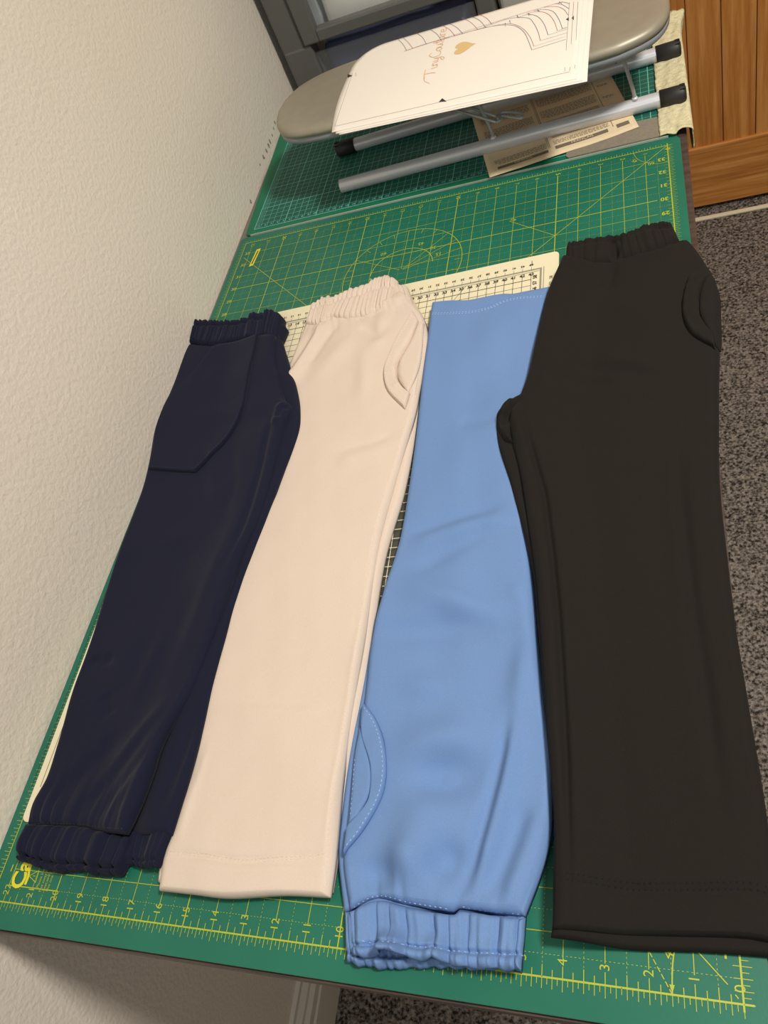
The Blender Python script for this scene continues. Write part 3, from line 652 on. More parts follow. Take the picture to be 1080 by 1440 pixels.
wb1 = Panel('waistband', M['navy'], T1, [(-0.5937,0.6883),(-0.5900,0.6515)], [(-0.4781,0.6786),(-0.4716,0.6313)], ZM+0.002, 0.0135, nu=240, nt=26, r=0.006, re=0.005, td=1.0,
    top=[(-0.5937,0.6883),(-0.5736,0.6875),(-0.5324,0.6762),(-0.5115,0.6764),(-0.4975,0.6821),(-0.4785,0.6800)], bot=[(-0.5900,0.6515),(-0.5485,0.6359),(-0.5149,0.6348),(-0.4716,0.6313)], fn=gathers(0, 0.0030, 13, 45, 9, 0.0016, pinch=0.3))
wb1b = Panel('waistband_fold', M['navy'], T1, [(-0.4859,0.6809),(-0.4766,0.6315)], [(-0.4522,0.6597),(-0.4495,0.6181)], ZM+0.006, 0.0125, nu=80, nt=24, r=0.006, td=1.0,
    top=[(-0.4859,0.6809),(-0.4779,0.6815),(-0.4638,0.6741),(-0.4522,0.6597)], fn=gathers(0, 0.0022, 6, 46, 9, 0.0018))
cf1 = Panel('cuff', M['navy'], T1, [(-0.5550,0.0601),(-0.5567,0.0438),(-0.5500,0.0314)], [(-0.4382,0.0584),(-0.4396,0.0412),(-0.4413,0.0286)], ZM+0.0005, 0.0125, nu=240, nt=34, r=0.007, re=0.006, td=1.0,
    top=[(-0.5550,0.0601),(-0.5257,0.0614),(-0.4957,0.0623),(-0.4687,0.0596),(-0.4398,0.0588)], bot=[(-0.5519,0.0316),(-0.5348,0.0286),(-0.5096,0.0252),(-0.4846,0.0284),(-0.4632,0.0270),(-0.4443,0.0287)], fn=gathers(1, 0.0052, 7, 47, 9, 0.0018, pinch=0.16))
stitches('stitching', [(-0.5522,0.0598),(-0.5241,0.0616),(-0.4941,0.0624),(-0.4674,0.0603),(-0.4398,0.0589)], [leg1, cf1], M['thread_navy'], T1, w=0.0006)
pk1 = Panel('pocket', M['navy'], T1, [(-0.5445,0.6304),(-0.5525,0.6036),(-0.5658,0.5785),(-0.5800,0.5540),(-0.5794,0.5130),(-0.5759,0.4715),(-0.5719,0.4430)], [(-0.4745,0.6274),(-0.4716,0.5989),(-0.4692,0.5692),(-0.4649,0.5336),(-0.4625,0.5051),(-0.4740,0.4696),(-0.5054,0.4299)], -0.0002, 0.0036, nu=50, nt=70, r=0.0014, on=[leg1], td=0.4,
    top=[(-0.5445,0.6304),(-0.5321,0.6340),(-0.5130,0.6323),(-0.4921,0.6301),(-0.4745,0.6274)], bot=[(-0.5719,0.4430),(-0.5374,0.4358),(-0.5054,0.4299)], folds=(([(-0.5379,0.6129),(-0.5423,0.5485),(-0.5381,0.4979)], -0.0008, 0.01), ([(-0.4590,0.4961),(-0.5085,0.5203),(-0.5337,0.5080)], 0.0007, 0.012)))
stitches('stitching', [(-0.5421,0.6262),(-0.5286,0.6295),(-0.5108,0.6280),(-0.4910,0.6261),(-0.4755,0.6239)], [pk1], M['thread_navy'], T1, w=0.0006)
stitches('stitching', [(-0.5731,0.4462),(-0.5385,0.4389),(-0.5084,0.4332),(-0.4880,0.4554),(-0.4737,0.4746),(-0.4644,0.5023)], [pk1], M['thread_navy'], T1, w=0.0005)
# ------------------------------------------------------------------ blue trousers (waist towards the near edge)
Panel.K = 1.9; Panel.KB = 1.7
T3 = thing('trousers', 'light blue trousers with waist towards the near desk edge, third from the wall', 'trousers', (-0.2, 0.35, ZM), 'folded trousers on the cutting mats')
UL = [(-0.2578,0.6419),(-0.2621,0.6218),(-0.2568,0.5027),(-0.2550,0.3950),(-0.2553,0.3325),(-0.2628,0.2709),(-0.2664,0.2334),(-0.2671,0.1861),(-0.2682,0.1316),(-0.2655,0.0752),(-0.2624,0.0543),(-0.2516,0.0219)]
UR = [(-0.1249,0.6371),(-0.1285,0.5673),(-0.1358,0.4806),(-0.1371,0.4026),(-0.1297,0.3322),(-0.1213,0.2695),(-0.1171,0.2296),(-0.1115,0.1865),(-0.1060,0.1371),(-0.1068,0.0935),(-0.1134,0.0638),(-0.1241,0.0331)]
u3 = Panel('under_leg', M['blue'], T3, UL, UR, ZM, 0.005, nu=30, nt=90, r=0.005, waves_=((51, 0.12, 0.0004),))
uw = Panel('back_waistband', M['blue'], T3, [(-0.2504,0.0224),(-0.2460,0.0054),(-0.2421,-0.0069)], [(-0.1246,0.0323),(-0.1251,0.0165),(-0.1253,0.0020)], ZM, 0.0075, nu=230, nt=34, r=0.005, td=1.0,
    bot=[(-0.2430,-0.0067),(-0.2333,-0.0085),(-0.2217,-0.0080),(-0.2087,-0.0076),(-0.1876,-0.0043),(-0.1697,-0.0022),(-0.1512,-0.0008),(-0.1257,0.0018)], fn=gathers(1, 0.0026, 13, 52, 9, 0.0016, pinch=0.2))
LL = [(-0.2609,0.6429),(-0.2609,0.6218),(-0.2565,0.4990),(-0.2532,0.3918),(-0.2534,0.3298),(-0.2609,0.2686),(-0.2639,0.2313),(-0.2608,0.1736),(-0.2615,0.1305),(-0.2592,0.0933),(-0.2566,0.0587),(-0.2543,0.0470),(-0.2464,0.0231)]
LR = [(-0.1259,0.6385),(-0.1304,0.5963),(-0.1372,0.4781),(-0.1448,0.4012),(-0.1369,0.3308),(-0.1281,0.2681),(-0.1237,0.2283),(-0.1158,0.1752),(-0.1089,0.1360),(-0.1087,0.1114),(-0.1092,0.0803),(-0.1153,0.0565),(-0.1248,0.0313)]
leg3 = Panel('leg', M['blue'], T3, LL, LR, ZM+0.0038, 0.0088, nu=90, nt=240, r=0.007, td=0.06,
    top=[(-0.2609,0.6429),(-0.2441,0.6421),(-0.2195,0.6358),(-0.2019,0.6370),(-0.1791,0.6402),(-0.1655,0.6366),(-0.1501,0.6371),(-0.1259,0.6385)],
    bot=[(-0.2451,0.0227),(-0.2266,0.0320),(-0.2026,0.0299),(-0.1722,0.0286),(-0.1681,0.0311),(-0.1458,0.0308),(-0.1241,0.0309)],
    folds=(([(-0.1410,0.1655),(-0.1443,0.1363),(-0.1484,0.1134),(-0.1532,0.0890),(-0.1582,0.0656),(-0.1637,0.0452),(-0.1689,0.0297)], -0.004, 0.005), ([(-0.1367,0.1656),(-0.1401,0.1339),(-0.1437,0.1112),(-0.1480,0.0870),(-0.1531,0.0637),(-0.1590,0.0413)], 0.0032, 0.008),
           ([(-0.2542,0.3253),(-0.2217,0.3364),(-0.1897,0.3467),(-0.1469,0.3556)], -0.0016, 0.007), ([(-0.2451,0.3096),(-0.2105,0.3257),(-0.1756,0.3326),(-0.1413,0.3326)], 0.002, 0.010), ([(-0.2384,0.2859),(-0.2052,0.3069),(-0.1750,0.3251),(-0.1391,0.3252)], -0.0016, 0.009),
           ([(-0.2141,0.4560),(-0.1855,0.4543),(-0.1648,0.4573)], -0.0012, 0.008), ([(-0.2565,0.2740),(-0.2213,0.2794),(-0.1825,0.2672),(-0.1567,0.2434),(-0.1441,0.2244)], 0.0020, 0.016), ([(-0.2645,0.2235),(-0.2282,0.2357),(-0.1918,0.2393),(-0.1559,0.2321)], -0.0022, 0.016),
           ([(-0.2339,0.1888),(-0.2088,0.1800),(-0.1864,0.1860)], 0.0015, 0.014), ([(-0.2112,0.1159),(-0.1837,0.1140),(-0.1528,0.1210)], -0.0032, 0.020), ([(-0.2246,0.1312),(-0.1924,0.1430),(-0.1548,0.1468)], 0.0028, 0.022), ([(-0.2192,0.0950),(-0.1965,0.0865),(-0.1701,0.0834)], 0.0026, 0.022),
           ([(-0.2434,0.0429),(-0.2230,0.0492),(-0.2097,0.0480)], -0.0028, 0.014), ([(-0.2236,0.0703),(-0.1984,0.0604),(-0.1913,0.0452)], 0.0042, 0.022), ([(-0.1927,0.0563),(-0.1722,0.0535),(-0.1658,0.0652)], -0.003, 0.014),
           ([(-0.1242,0.1052),(-0.1324,0.0768),(-0.1426,0.0494),(-0.1461,0.0321)], -0.0024, 0.008), ([(-0.1157,0.1010),(-0.1241,0.0729),(-0.1330,0.0460),(-0.1358,0.0315)], 0.002, 0.008), ([(-0.1307,0.2364),(-0.1322,0.1890),(-0.1361,0.1613)], 0.0018, 0.012),
           ([(-0.1471,0.2756),(-0.1373,0.2555),(-0.1318,0.2242)], 0.0014, 0.009)),
    waves_=((53, 0.15, 0.0009), (54, 0.06, 0.0004)), fn=gathers(1, 0.0022, 6, 55, 0.03))
def lip(U, T):     # the front waistband lifts off the back one near its middle left
    t = sm01((T-0.35)/0.65)
    return t*(0.020*np.exp(-((U-0.26)/0.075)**4)+0.004+0.007*np.exp(-((U-0.48)/0.12)**2)+0.0030*np.sin(U*40))
wb3 = Panel('waistband', M['blue'], T3, [(-0.2460,0.0222),(-0.2406,0.0075),(-0.2353,-0.0041)], [(-0.1245,0.0307),(-0.1242,0.0163),(-0.1239,0.0012)], ZM+0.0058, 0.0052, nu=230, nt=40, r=0.0045, re=0.004, td=1.0,
    top=[(-0.2452,0.0219),(-0.2257,0.0308),(-0.2018,0.0287),(-0.1715,0.0275),(-0.1665,0.0301),(-0.1452,0.0297),(-0.1236,0.0298)],
    bot=[(-0.2353,-0.0041),(-0.2282,-0.0041),(-0.2204,-0.0020),(-0.2121,-0.0006),(-0.2038,0.0003),(-0.1958,-0.0012),(-0.1851,-0.0016),(-0.1767,0.0002),(-0.1662,-0.0021),(-0.1497,-0.0013),(-0.1235,0.0010)], fn=gathers(1, 0.0034, 9, 56, 9, 0.0010, pinch=0.26, lift=lip))
stitches('stitching', [(-0.2440,0.0242),(-0.2261,0.0334),(-0.2021,0.0313),(-0.1727,0.0299)], [leg3], M['thread_blue'], T3)
stitches('stitching', [(-0.1667,0.0326),(-0.1453,0.0317),(-0.1247,0.0321)], [leg3], M['thread_blue'], T3)
stitches('stitching', [(-0.2309,0.0048),(-0.2182,0.0045),(-0.1937,0.0056),(-0.1653,0.0063),(-0.1226,0.0088)], [wb3], M['thread_blue'], T3)
stitches('stitching', [(-0.2578,0.6199),(-0.2227,0.6124),(-0.1910,0.6125),(-0.1714,0.6210),(-0.1317,0.6174)], [leg3], M['thread_blue'], T3, double=0.0022)
PO = [(-0.2593,0.1702),(-0.2453,0.1559),(-0.2341,0.1340),(-0.2302,0.1025),(-0.2393,0.0769),(-0.2539,0.0565)]
PI_ = [(-0.2597,0.1655),(-0.2549,0.1421),(-0.2448,0.1217),(-0.2414,0.1019),(-0.2424,0.0911),(-0.2553,0.0753)]
bag3 = Panel('pocket_bag', M['blue'], T3, [(-0.2584,0.1517),(-0.2603,0.1292),(-0.2576,0.1026),(-0.2540,0.0774)], [(-0.2543,0.1422),(-0.2444,0.1228),(-0.2409,0.1019),(-0.2471,0.0828)], -0.0004, 0.0012, nu=16, nt=50, r=0.003, on=[leg3])
trm3 = Panel('pocket_trim', M['blue'], T3, PI_, PO, -0.0005, 0.0036, nu=20, nt=80, r=0.0022, on=[leg3], waves_=((57, 0.03, 0.0003),))
stitches('stitching', [(-0.2568,0.1652),(-0.2463,0.1533),(-0.2358,0.1325),(-0.2321,0.1026),(-0.2408,0.0780),(-0.2530,0.0597)], [trm3], M['thread_blue'], T3)
stitches('stitching', [(-0.2581,0.1262),(-0.2554,0.1024),(-0.2526,0.0812)], [bag3, leg3], M['thread_blue'], T3, w=0.0006)
# ------------------------------------------------------------------ black trousers
Panel.KB = 1.1; Panel.K = 1.5
T4 = thing('trousers', 'black wide leg trousers with plain hem lying at the right desk edge', 'trousers', (-0.04, 0.35, ZM), 'folded trousers on the cutting mats')
lift4 = lambda base, amt: (lambda U, T, X, Y: base+amt*(1-sm01((U-0.08)/0.30)))
UL = [(-0.1326,0.5454),(-0.1438,0.4849),(-0.1680,0.4635),(-0.1712,0.4505),(-0.1669,0.4186),(-0.1527,0.3713),(-0.1395,0.3236),(-0.1299,0.2841),(-0.1241,0.2402),(-0.1138,0.1516),(-0.1069,0.0903),(-0.1060,0.0459),(-0.1043,0.0185)]
UR = [(-0.0019,0.5235),(0.0032,0.4601),(0.0105,0.4397),(0.0145,0.4174),(0.0154,0.3867),(0.0152,0.3576),(0.0144,0.3153),(0.0139,0.2797),(0.0143,0.2394),(0.0174,0.1573),(0.0214,0.1003),(0.0227,0.0563),(0.0213,0.0250)]
u4 = Panel('under_leg', M['black'], T4, UL, UR, lift4(ZM, 0.013), 0.0065, nu=50, nt=150, r=0.006,
    re=0.003, bot=[(-0.1065,0.0200),(-0.0602,0.0201),(-0.0203,0.0234),(0.0215,0.0253)], td=0.05, folds=(([(-0.1684,0.4395),(-0.1580,0.4467),(-0.1501,0.4498)], -0.004, 0.006),), waves_=((61, 0.15, 0.0006),))
LL = [(-0.1122,0.6592),(-0.1252,0.6218),(-0.1356,0.5499),(-0.1428,0.4949),(-0.1507,0.4632),(-0.1569,0.4430),(-0.1542,0.4211),(-0.1434,0.3782),(-0.1323,0.3154),(-0.1252,0.2736),(-0.1193,0.2218),(-0.1120,0.1501),(-0.1053,0.0894),(-0.1044,0.0590),(-0.1029,0.0228)]
LR = [(0.0134,0.6695),(0.0242,0.6324),(0.0329,0.5949),(0.0305,0.5411),(0.0274,0.4958),(0.0238,0.4578),(0.0209,0.4217),(0.0179,0.3840),(0.0161,0.3414),(0.0163,0.2952),(0.0168,0.2361),(0.0194,0.1772),(0.0223,0.1166),(0.0234,0.0634),(0.0219,0.0314)]
leg4 = Panel('leg', M['black'], T4, LL, LR, lift4(ZM+0.0055, 0.013), 0.0085, nu=100, nt=240, r=0.008, td=0.06,
    re=0.0035, top=[(-0.1130,0.6644),(-0.0913,0.6521),(-0.0618,0.6513),(-0.0233,0.6520),(0.0025,0.6643),(0.0133,0.6642)], bot=[(-0.1043,0.0238),(-0.0733,0.0259),(-0.0328,0.0295),(0.0056,0.0325),(0.0219,0.0311)],
    folds=(([(-0.1473,0.4627),(-0.1371,0.4178),(-0.1201,0.3504),(-0.1117,0.2912),(-0.1058,0.2376),(-0.1022,0.1957),(-0.0972,0.1228),(-0.0936,0.0516),(-0.0928,0.0277)], -0.004, 0.0026), ([(-0.1525,0.4600),(-0.1470,0.4328),(-0.1375,0.3982)], 0.003, 0.006),
           ([(-0.1289,0.4941),(-0.0903,0.4821),(-0.0585,0.4805)], -0.0018, 0.007), ([(-0.0957,0.5044),(-0.0583,0.4940),(-0.0247,0.4828)], -0.0018, 0.006), ([(-0.0774,0.5118),(-0.0518,0.5046),(-0.0273,0.4940)], 0.0014, 0.007),
           ([(-0.0590,0.6481),(-0.0648,0.6285),(-0.0706,0.6028)], -0.0022, 0.006), ([(-0.0491,0.6497),(-0.0145,0.6504),(0.0061,0.6574)], 0.0022, 0.006), ([(-0.0776,0.6047),(-0.0508,0.5664),(-0.0185,0.5584)], 0.0015, 0.02),
           ([(-0.0114,0.4031),(-0.0131,0.3444),(-0.0104,0.2456),(-0.0067,0.1883),(-0.0041,0.1343),(-0.0024,0.0937)], -0.0030, 0.005), ([(-0.1096,0.0509),(-0.0830,0.0508),(-0.0562,0.0512),(-0.0315,0.0530),(0.0080,0.0567),(0.0246,0.0544)], -0.0016, 0.0025), ([(-0.0178,0.3887),(-0.0180,0.3310),(-0.0152,0.2458),(-0.0117,0.1883)], 0.0012, 0.012)),
    waves_=((62, 0.18, 0.0007), (63, 0.06, 0.0003)), fn=gathers(0, 0.0012, 7, 64, 0.03))
cro = Panel('crotch_fold', M['black'], T4, [(-0.1403,0.4740),(-0.1535,0.4691),(-0.1651,0.4585),(-0.1683,0.4466),(-0.1666,0.4324),(-0.1596,0.4161)], [(-0.1334,0.4691),(-0.1395,0.4577),(-0.1442,0.4462),(-0.1503,0.4368),(-0.1523,0.4251),(-0.1501,0.4114)], lambda U, T, X, Y: 0.021+0*U, 0.012, nu=40, nt=50, r=0.010, folds=(([(-0.1425,0.4636),(-0.1524,0.4493),(-0.1585,0.4398),(-0.1624,0.4283)], -0.0045, 0.004), ([(-0.1518,0.4634),(-0.1595,0.4558),(-0.1641,0.4442)], 0.003, 0.005)))
wb4 = Panel('waistband', M['black'], T4, [(-0.1109,0.6863),(-0.1133,0.6596)], [(-0.0021,0.6940),(0.0051,0.6623)], ZM+0.006, 0.0145, nu=220, nt=26, r=0.007, re=0.006, td=1.0,
    top=[(-0.1109,0.6863),(-0.1057,0.6944),(-0.0884,0.6936),(-0.0669,0.6927),(-0.0509,0.6898),(-0.0321,0.6967),(-0.0158,0.6983),(-0.0020,0.6936)], bot=[(-0.1133,0.6596),(-0.0910,0.6472),(-0.0616,0.6464),(-0.0233,0.6472),(0.0050,0.6597)], fn=gathers(0, 0.0014, 15, 65, 9, 0.0012, pinch=0.3),
    folds=(([(-0.0640,0.6893),(-0.0613,0.6706),(-0.0595,0.6469)], -0.005, 0.004), ([(-0.0539,0.6860),(-0.0570,0.6692),(-0.0580,0.6499)], -0.003, 0.004), ([(-0.0267,0.6889),(-0.0128,0.6865),(-0.0028,0.6784)], -0.0025, 0.004)))
stitches('stitching', [(-0.1102,0.6541),(-0.0909,0.6438),(-0.0701,0.6410)], [leg4, wb4], M['thread_black'], T4)
stitches('stitching', [(-0.1048,0.0514),(-0.0827,0.0512),(-0.0560,0.0516),(-0.0313,0.0535),(0.0080,0.0571),(0.0216,0.0545)], [leg4], M['thread_black'], T4, zig=True, double=0.0035, w=0.0014, ln=0.0030, gap=0.0005)
PO = [(0.0234,0.6190),(0.0119,0.6107),(0.0032,0.5840),(0.0000,0.5509),(0.0065,0.5245),(0.0245,0.5022)]
PI_ = [(0.0285,0.6017),(0.0215,0.5923),(0.0167,0.5773),(0.0149,0.5511),(0.0176,0.5370),(0.0241,0.5195)]
bag4 = Panel('pocket_bag', M['black'], T4, [(0.0237,0.6062),(0.0168,0.5793),(0.0148,0.5501),(0.0212,0.5202),(0.0249,0.5066)], [(0.0322,0.6023),(0.0346,0.5771),(0.0330,0.5500),(0.0313,0.5221),(0.0294,0.5061)], -0.0008, 0.003, nu=20, nt=50, r=0.004, on=[leg4])
trm4 = Panel('pocket_trim', M['black'], T4, PO, PI_, -0.0005, 0.0048, nu=20, nt=70, r=0.003, on=[leg4], waves_=((66, 0.02, 0.0004),))
stitches('stitching', [(0.0225,0.6150),(0.0136,0.6070),(0.0057,0.5823),(0.0026,0.5512),(0.0084,0.5269),(0.0231,0.5070)], [trm4], M['thread_black'], T4, w=0.0006)
# ------------------------------------------------------------------ tabletop ironing board
ZB0, ZB1 = 0.093, 0.113
ib = thing('ironing_board', 'small grey tabletop ironing board on two silver tubes at the far desk end', 'ironing board', (-0.22, 0.995, 0.0036))
outl = smooth_path([(-0.498, 0.99, 0), (-0.492, 0.955, 0), (-0.470, 0.925, 0), (-0.43, 0.911, 0), (-0.35, 0.906, 0), (-0.2, 0.902, 0), (-0.07, 0.90, 0), (-0.03, 0.906, 0), (-0.002, 0.922, 0), (0.012, 0.95, 0), (0.015, 0.985, 0),
    (0.012, 1.03, 0), (-0.002, 1.058, 0), (-0.03, 1.075, 0), (-0.07, 1.082, 0), (-0.2, 1.081, 0), (-0.35, 1.078, 0), (-0.43, 1.070, 0), (-0.472, 1.052, 0), (-0.492, 1.024, 0), (-0.498, 0.99, 0)], 5)[:-1]
def dome(bm, pts, levels):
    cx = sum(p.x for p in pts)/len(pts); cy = sum(p.y for p in pts)/len(pts); rings = []
    for ins, z in levels:
        ring = []
        for i, p in enumerate(pts):
            t = (pts[(i+1) % len(pts)]-pts[i-1]).normalized(); n = Vector((-t.y, t.x, 0))
            ring.append(bm.verts.new((p.x+n.x*ins, p.y+n.y*ins, z)))
        rings.append(ring)
    for a, b in zip(rings[:-1], rings[1:]):
        for i in range(len(pts)): bm.faces.new((a[i], a[(i+1) % len(pts)], b[(i+1) % len(pts)], b[i]))
    bm.faces.new(rings[0][::-1]); bm.faces.new(rings[-1])
    bmesh.ops.recalc_face_normals(bm, faces=bm.faces[:]); return bm
frombm('padded_cover', dome(bmesh.new(), outl, [(0.004, ZB0+0.0085), (0.0, ZB0+0.0095), (-0.0, ZB1-0.006), (0.002, ZB1-0.002), (0.007, ZB1), (0.02, ZB1+0.0005)]), M['board'], ib, smooth=True)
frombm('board_rim', dome(bmesh.new(), outl, [(0.012, ZB0), (0.003, ZB0), (0.0008, ZB0+0.002), (0.0008, ZB0+0.0088), (0.006, ZB0+0.0094)]), M['board_rim'], ib, smooth=True)
TR = 0.0092; TZ = 0.0037+TR
near = [(-0.431, 0.934, TZ), (0.0, 0.9485, TZ)]; far = [(-0.432, 1.037, TZ), (0.0, 1.058, TZ)]
def lerp3(a, b, t): return tuple(x+(y-x)*t for x, y in zip(a, b))
for (a, b) in (near, far):
    bm = bmesh.new(); tube(bm, [a, b], TR, 24, cap=False)
    tube(bm, [b, a], TR-0.0012, 24, cap=False)
    frombm('foot_tube', bm, M['tube'], ib, smooth=True)
def capobj(a, d, parent):
    bm = bmesh.new(); a = Vector(a); d = Vector(d).normalized()
    tube(bm, [a-d*0.004, a-d*0.004+d*0.0001, a+d*0.021, a+d*0.025, a+d*0.0265], [TR+0.0004, TR+0.0014, TR+0.0014, TR+0.0008, TR-0.002], 24)
    o = frombm('rubber_cap', bm, M['rubber'], parent, smooth=True)
    bm = bmesh.new()
    for k in range(4):
        an = 0.5+k*0.55; u = Vector((0, math.cos(an), math.sin(an)))
        c = a+d*0.0225+u*(TR+0.0011); bx(bm, c.x-0.003, c.x+0.003, c.y-0.0008, c.y+0.0008, c.z-0.0006, c.z+0.0006)
    q = frombm('notch', bm, M['hole'], o); q.matrix_parent_inverse = Matrix.Translation(Vector(ib.location)).inverted() @ Matrix.Identity(4) if False else q.matrix_parent_inverse
    return o
capobj(near[1], Vector(near[1])-Vector(near[0]), ib); capobj(far[1], Vector(far[1])-Vector(far[0]), ib); capobj(far[0], Vector(far[0])-Vector(far[1]), ib)
def hole(t):
    p = Vector(lerp3(far[0], far[1], t)); bm = bmesh.new(); d = Vector((0, -0.35, 0.93)).normalized()
    tube(bm, [p+d*(TR-0.001), p+d*(TR+0.0003)], 0.0026, 12); frombm('screw_hole', bm, M['hole'], ib)
hole(0.575); hole(0.876)
def wireleg(t):      # a bent wire: from the near tube up under the board and down to the far tube
    a = Vector(lerp3(near[0], near[1], t)); b = Vector(lerp3(far[0], far[1], t)); top = ZB0-0.0005
    for s_, q, yy in ((1, a, 0.93), (-1, b, 1.07)):
        bm = bmesh.new()
        pts = smooth_path([(q.x, q.y, q.z+TR-0.001), (q.x-0.001, q.y, q.z+TR+0.012), (q.x-0.008, q.y+0.001*s_, top-0.02), (q.x-0.012, q.y+0.004*s_, top-0.005), (q.x-0.012, (q.y+0.995)/2, top-0.0025), (q.x-0.012, 0.995, top-0.0025)], 5)
        tube(bm, pts, 0.0023, 10); frombm('wire_leg', bm, M['wire'], ib, smooth=True)
        bm = bmesh.new(); tube(bm, [(q.x, q.y, q.z+TR-0.0005), (q.x, q.y, q.z+TR+0.003)], [0.0045, 0.003], 12); frombm('weld_boss', bm, M['tube'], ib, smooth=True)
wireleg(0.515); wireleg(0.925)
zc = 0.055
WL = [[(-0.2944,1.0014),(-0.2544,0.9642),(-0.1958,0.9160)], [(-0.2726,0.9959),(-0.2349,0.9616),(-0.1968,0.9296)], [(-0.1944,0.9219),(-0.1899,0.9362),(-0.1656,0.9228),(-0.1625,0.9131),(-0.1668,0.9120),(-0.1893,0.9277),(-0.1923,0.9176)]]
bm = bmesh.new()
tube(bm, [(x, y, zc+(ZB0-zc-0.002)*max(0, 1-k/1.2)) for k, (x, y) in enumerate(WL[0])], 0.0018, 8)
tube(bm, [(x, y, zc+(ZB0-zc-0.002)*max(0, 1-k/1.2)) for k, (x, y) in enumerate(WL[1])], 0.0018, 8)
tube(bm, smooth_path([(WL[0][-1][0], WL[0][-1][1], zc), (WL[0][-1][0]+0.006, WL[0][-1][1]+0.004, zc), (WL[1][-1][0], WL[1][-1][1], zc)], 5), 0.0018, 8)
tube(bm, smooth_path([(x, y, zc) for x, y in WL[2]], 6), 0.0018, 8)
frombm('latch_wire', bm, M['wire'], ib, smooth=True)
# ------------------------------------------------------------------ folded leaflet lying under the tubes
lf = thing('instruction_leaflet', 'buff printed instruction leaflet lying under the silver tubes', 'leaflet', (-0.14, 0.98, 0.004))
LC = [np.array(p) for p in ((-0.213, 0.8765), (-0.030, 0.9115), (-0.072, 1.098), (-0.262, 1.085))]
def lz(x, y):
    e = 0.0062+0.0014*math.sin((x+0.25)*26)*max(0, (0.925-y)/0.05)+0.0004*math.sin(x*60+y*31)
    return e
def lpt(a, b): p = (LC[0]*(1-a)+LC[1]*a)*(1-b)+(LC[3]*(1-a)+LC[2]*a)*b; return float(p[0]), float(p[1])
bm = bmesh.new(); g = [[bm.verts.new((*lpt(i/24, j/24), lz(*lpt(i/24, j/24)))) for i in range(25)] for j in range(25)]
for j in range(24):
    for i in range(24): bm.faces.new((g[j][i], g[j][i+1], g[j+1][i+1], g[j+1][i]))
o = frombm('paper_sheet', bm, M['leaflet'], lf, smooth=True)
md = o.modifiers.new('thickness', 'SOLIDIFY'); md.thickness = 0.0004; md.offset = -1
P = Print(lambda x, y: lz(x, y)+0.0004, lambda a, b: lpt(a, b)); D = Print(lambda x, y: lz(x, y)+0.0004, lambda a, b: lpt(a, b)); Wt = Print(lambda x, y: lz(x, y)+0.0006, lambda a, b: lpt(a, b))
rd = random.Random(5)
def segbar(Q, a0, a1, b0, b1, n=8):
    for k in range(n):
        x0 = a0+(a1-a0)*k/n; x1 = a0+(a1-a0)*(k+1)/n
        Q.quad([(x0, b0), (x1, b0), (x1, b1), (x0, b1)])
def para(a0, a1, b0, rows, step=0.016):
    for r in range(rows):
        b = b0+r*step; x = a0+(rd.random()*0.1*(a1-a0) if r == 0 else 0)
        while x < a1:
            w = rd.uniform(0.008, 0.028); P.quad([(x, b), (min(x+w, a1), b), (min(x+w, a1), b+step*0.42), (x, b+step*0.42)]); x += w+0.006
segbar(D, 0.07, 0.42, 0.055, 0.085); segbar(D, 0.47, 0.82, 0.065, 0.10); segbar(D, 0.88, 0.96, 0.07, 0.11)
Wt.text('ESPAÑOL', 0.25, 0.070, 0.030, 0); Wt.text('FRANÇAIS', 0.65, 0.0825, 0.032, 0)
Wt2 = None
para(0.06, 0.42, 0.11, 4); para(0.47, 0.84, 0.125, 3)
for b in (0.28, 0.45, 0.62, 0.8):
    para(0.05, 0.40, b, 6); para(0.46, 0.84, b+0.01, 7)
    para(0.88, 0.95, b+0.02, 2)
for b in (0.2, 0.21, 0.4, 0.41): segbar(P, 0.47, 0.84, b, b+0.004)
P.line(0.44, 0.1, 0.44, 0.97, 0.004); P.line(0.86, 0.1, 0.86, 0.97, 0.004); P.line(0.43, 0.1, 0.43, 0.97, 0.003)
P.build('print', M['leafink'], lf); D.build('heading_bar', M['leafdark'], lf); Wt.build('heading_lettering', M['leaflet'], lf)
# ------------------------------------------------------------------ sewing pattern print-outs on the ironing board
PZ = 0.1182
FL, FR, BR, BL = [np.array(p) for p in ((-0.3875, 0.874), (-0.0865, 0.8455), (-0.078, 1.064), (-0.3905, 1.078))]
def sxy(a, b, off=(0, 0)):
    pa, pb = 1-a/0.15, (b-0.74)/0.26          # the far left corner is rounded off
    if pa > 0 and pb > 0:
        k_ = max(pa, pb)/math.hypot(pa, pb); a = 0.15*(1-pa*k_); b = 0.74+0.26*pb*k_
    p = (FL*(1-a)+FR*a)*(1-b)+(BL*(1-a)+BR*a)*b
    x, y = p[0]+off[0], p[1]+off[1]
    x += -0.005*math.sin(PI*min(b/0.75, 1))*(1-a)**3
    z = PZ-0.9*max(0, 0.9-y)**2
    return x, y, z
def make_sheet(name, label, off, dz):
    root = thing(name, label, 'paper', (0, 0, 0), 'pattern print-outs')
    root.location = (-0.235, 0.96, PZ+dz)
    bm = bmesh.new(); N = 44
    g = [[bm.verts.new((*sxy(i/N, j/N, off)[:2], sxy(i/N, j/N, off)[2]+dz)) for i in range(N+1)] for j in range(N+1)]
    for j in range(N):
        for i in range(N): bm.faces.new((g[j][i], g[j][i+1], g[j+1][i+1], g[j+1][i]))
    o = frombm('paper_sheet', bm, M['paper'], root, smooth=True)
    md = o.modifiers.new('thickness', 'SOLIDIFY'); md.thickness = 0.0003; md.offset = -1
    return root
s1 = make_sheet('pattern_sheet', 'topmost white sewing pattern sheet with gold heart lying on the ironing board', (0, 0), 0.0012)
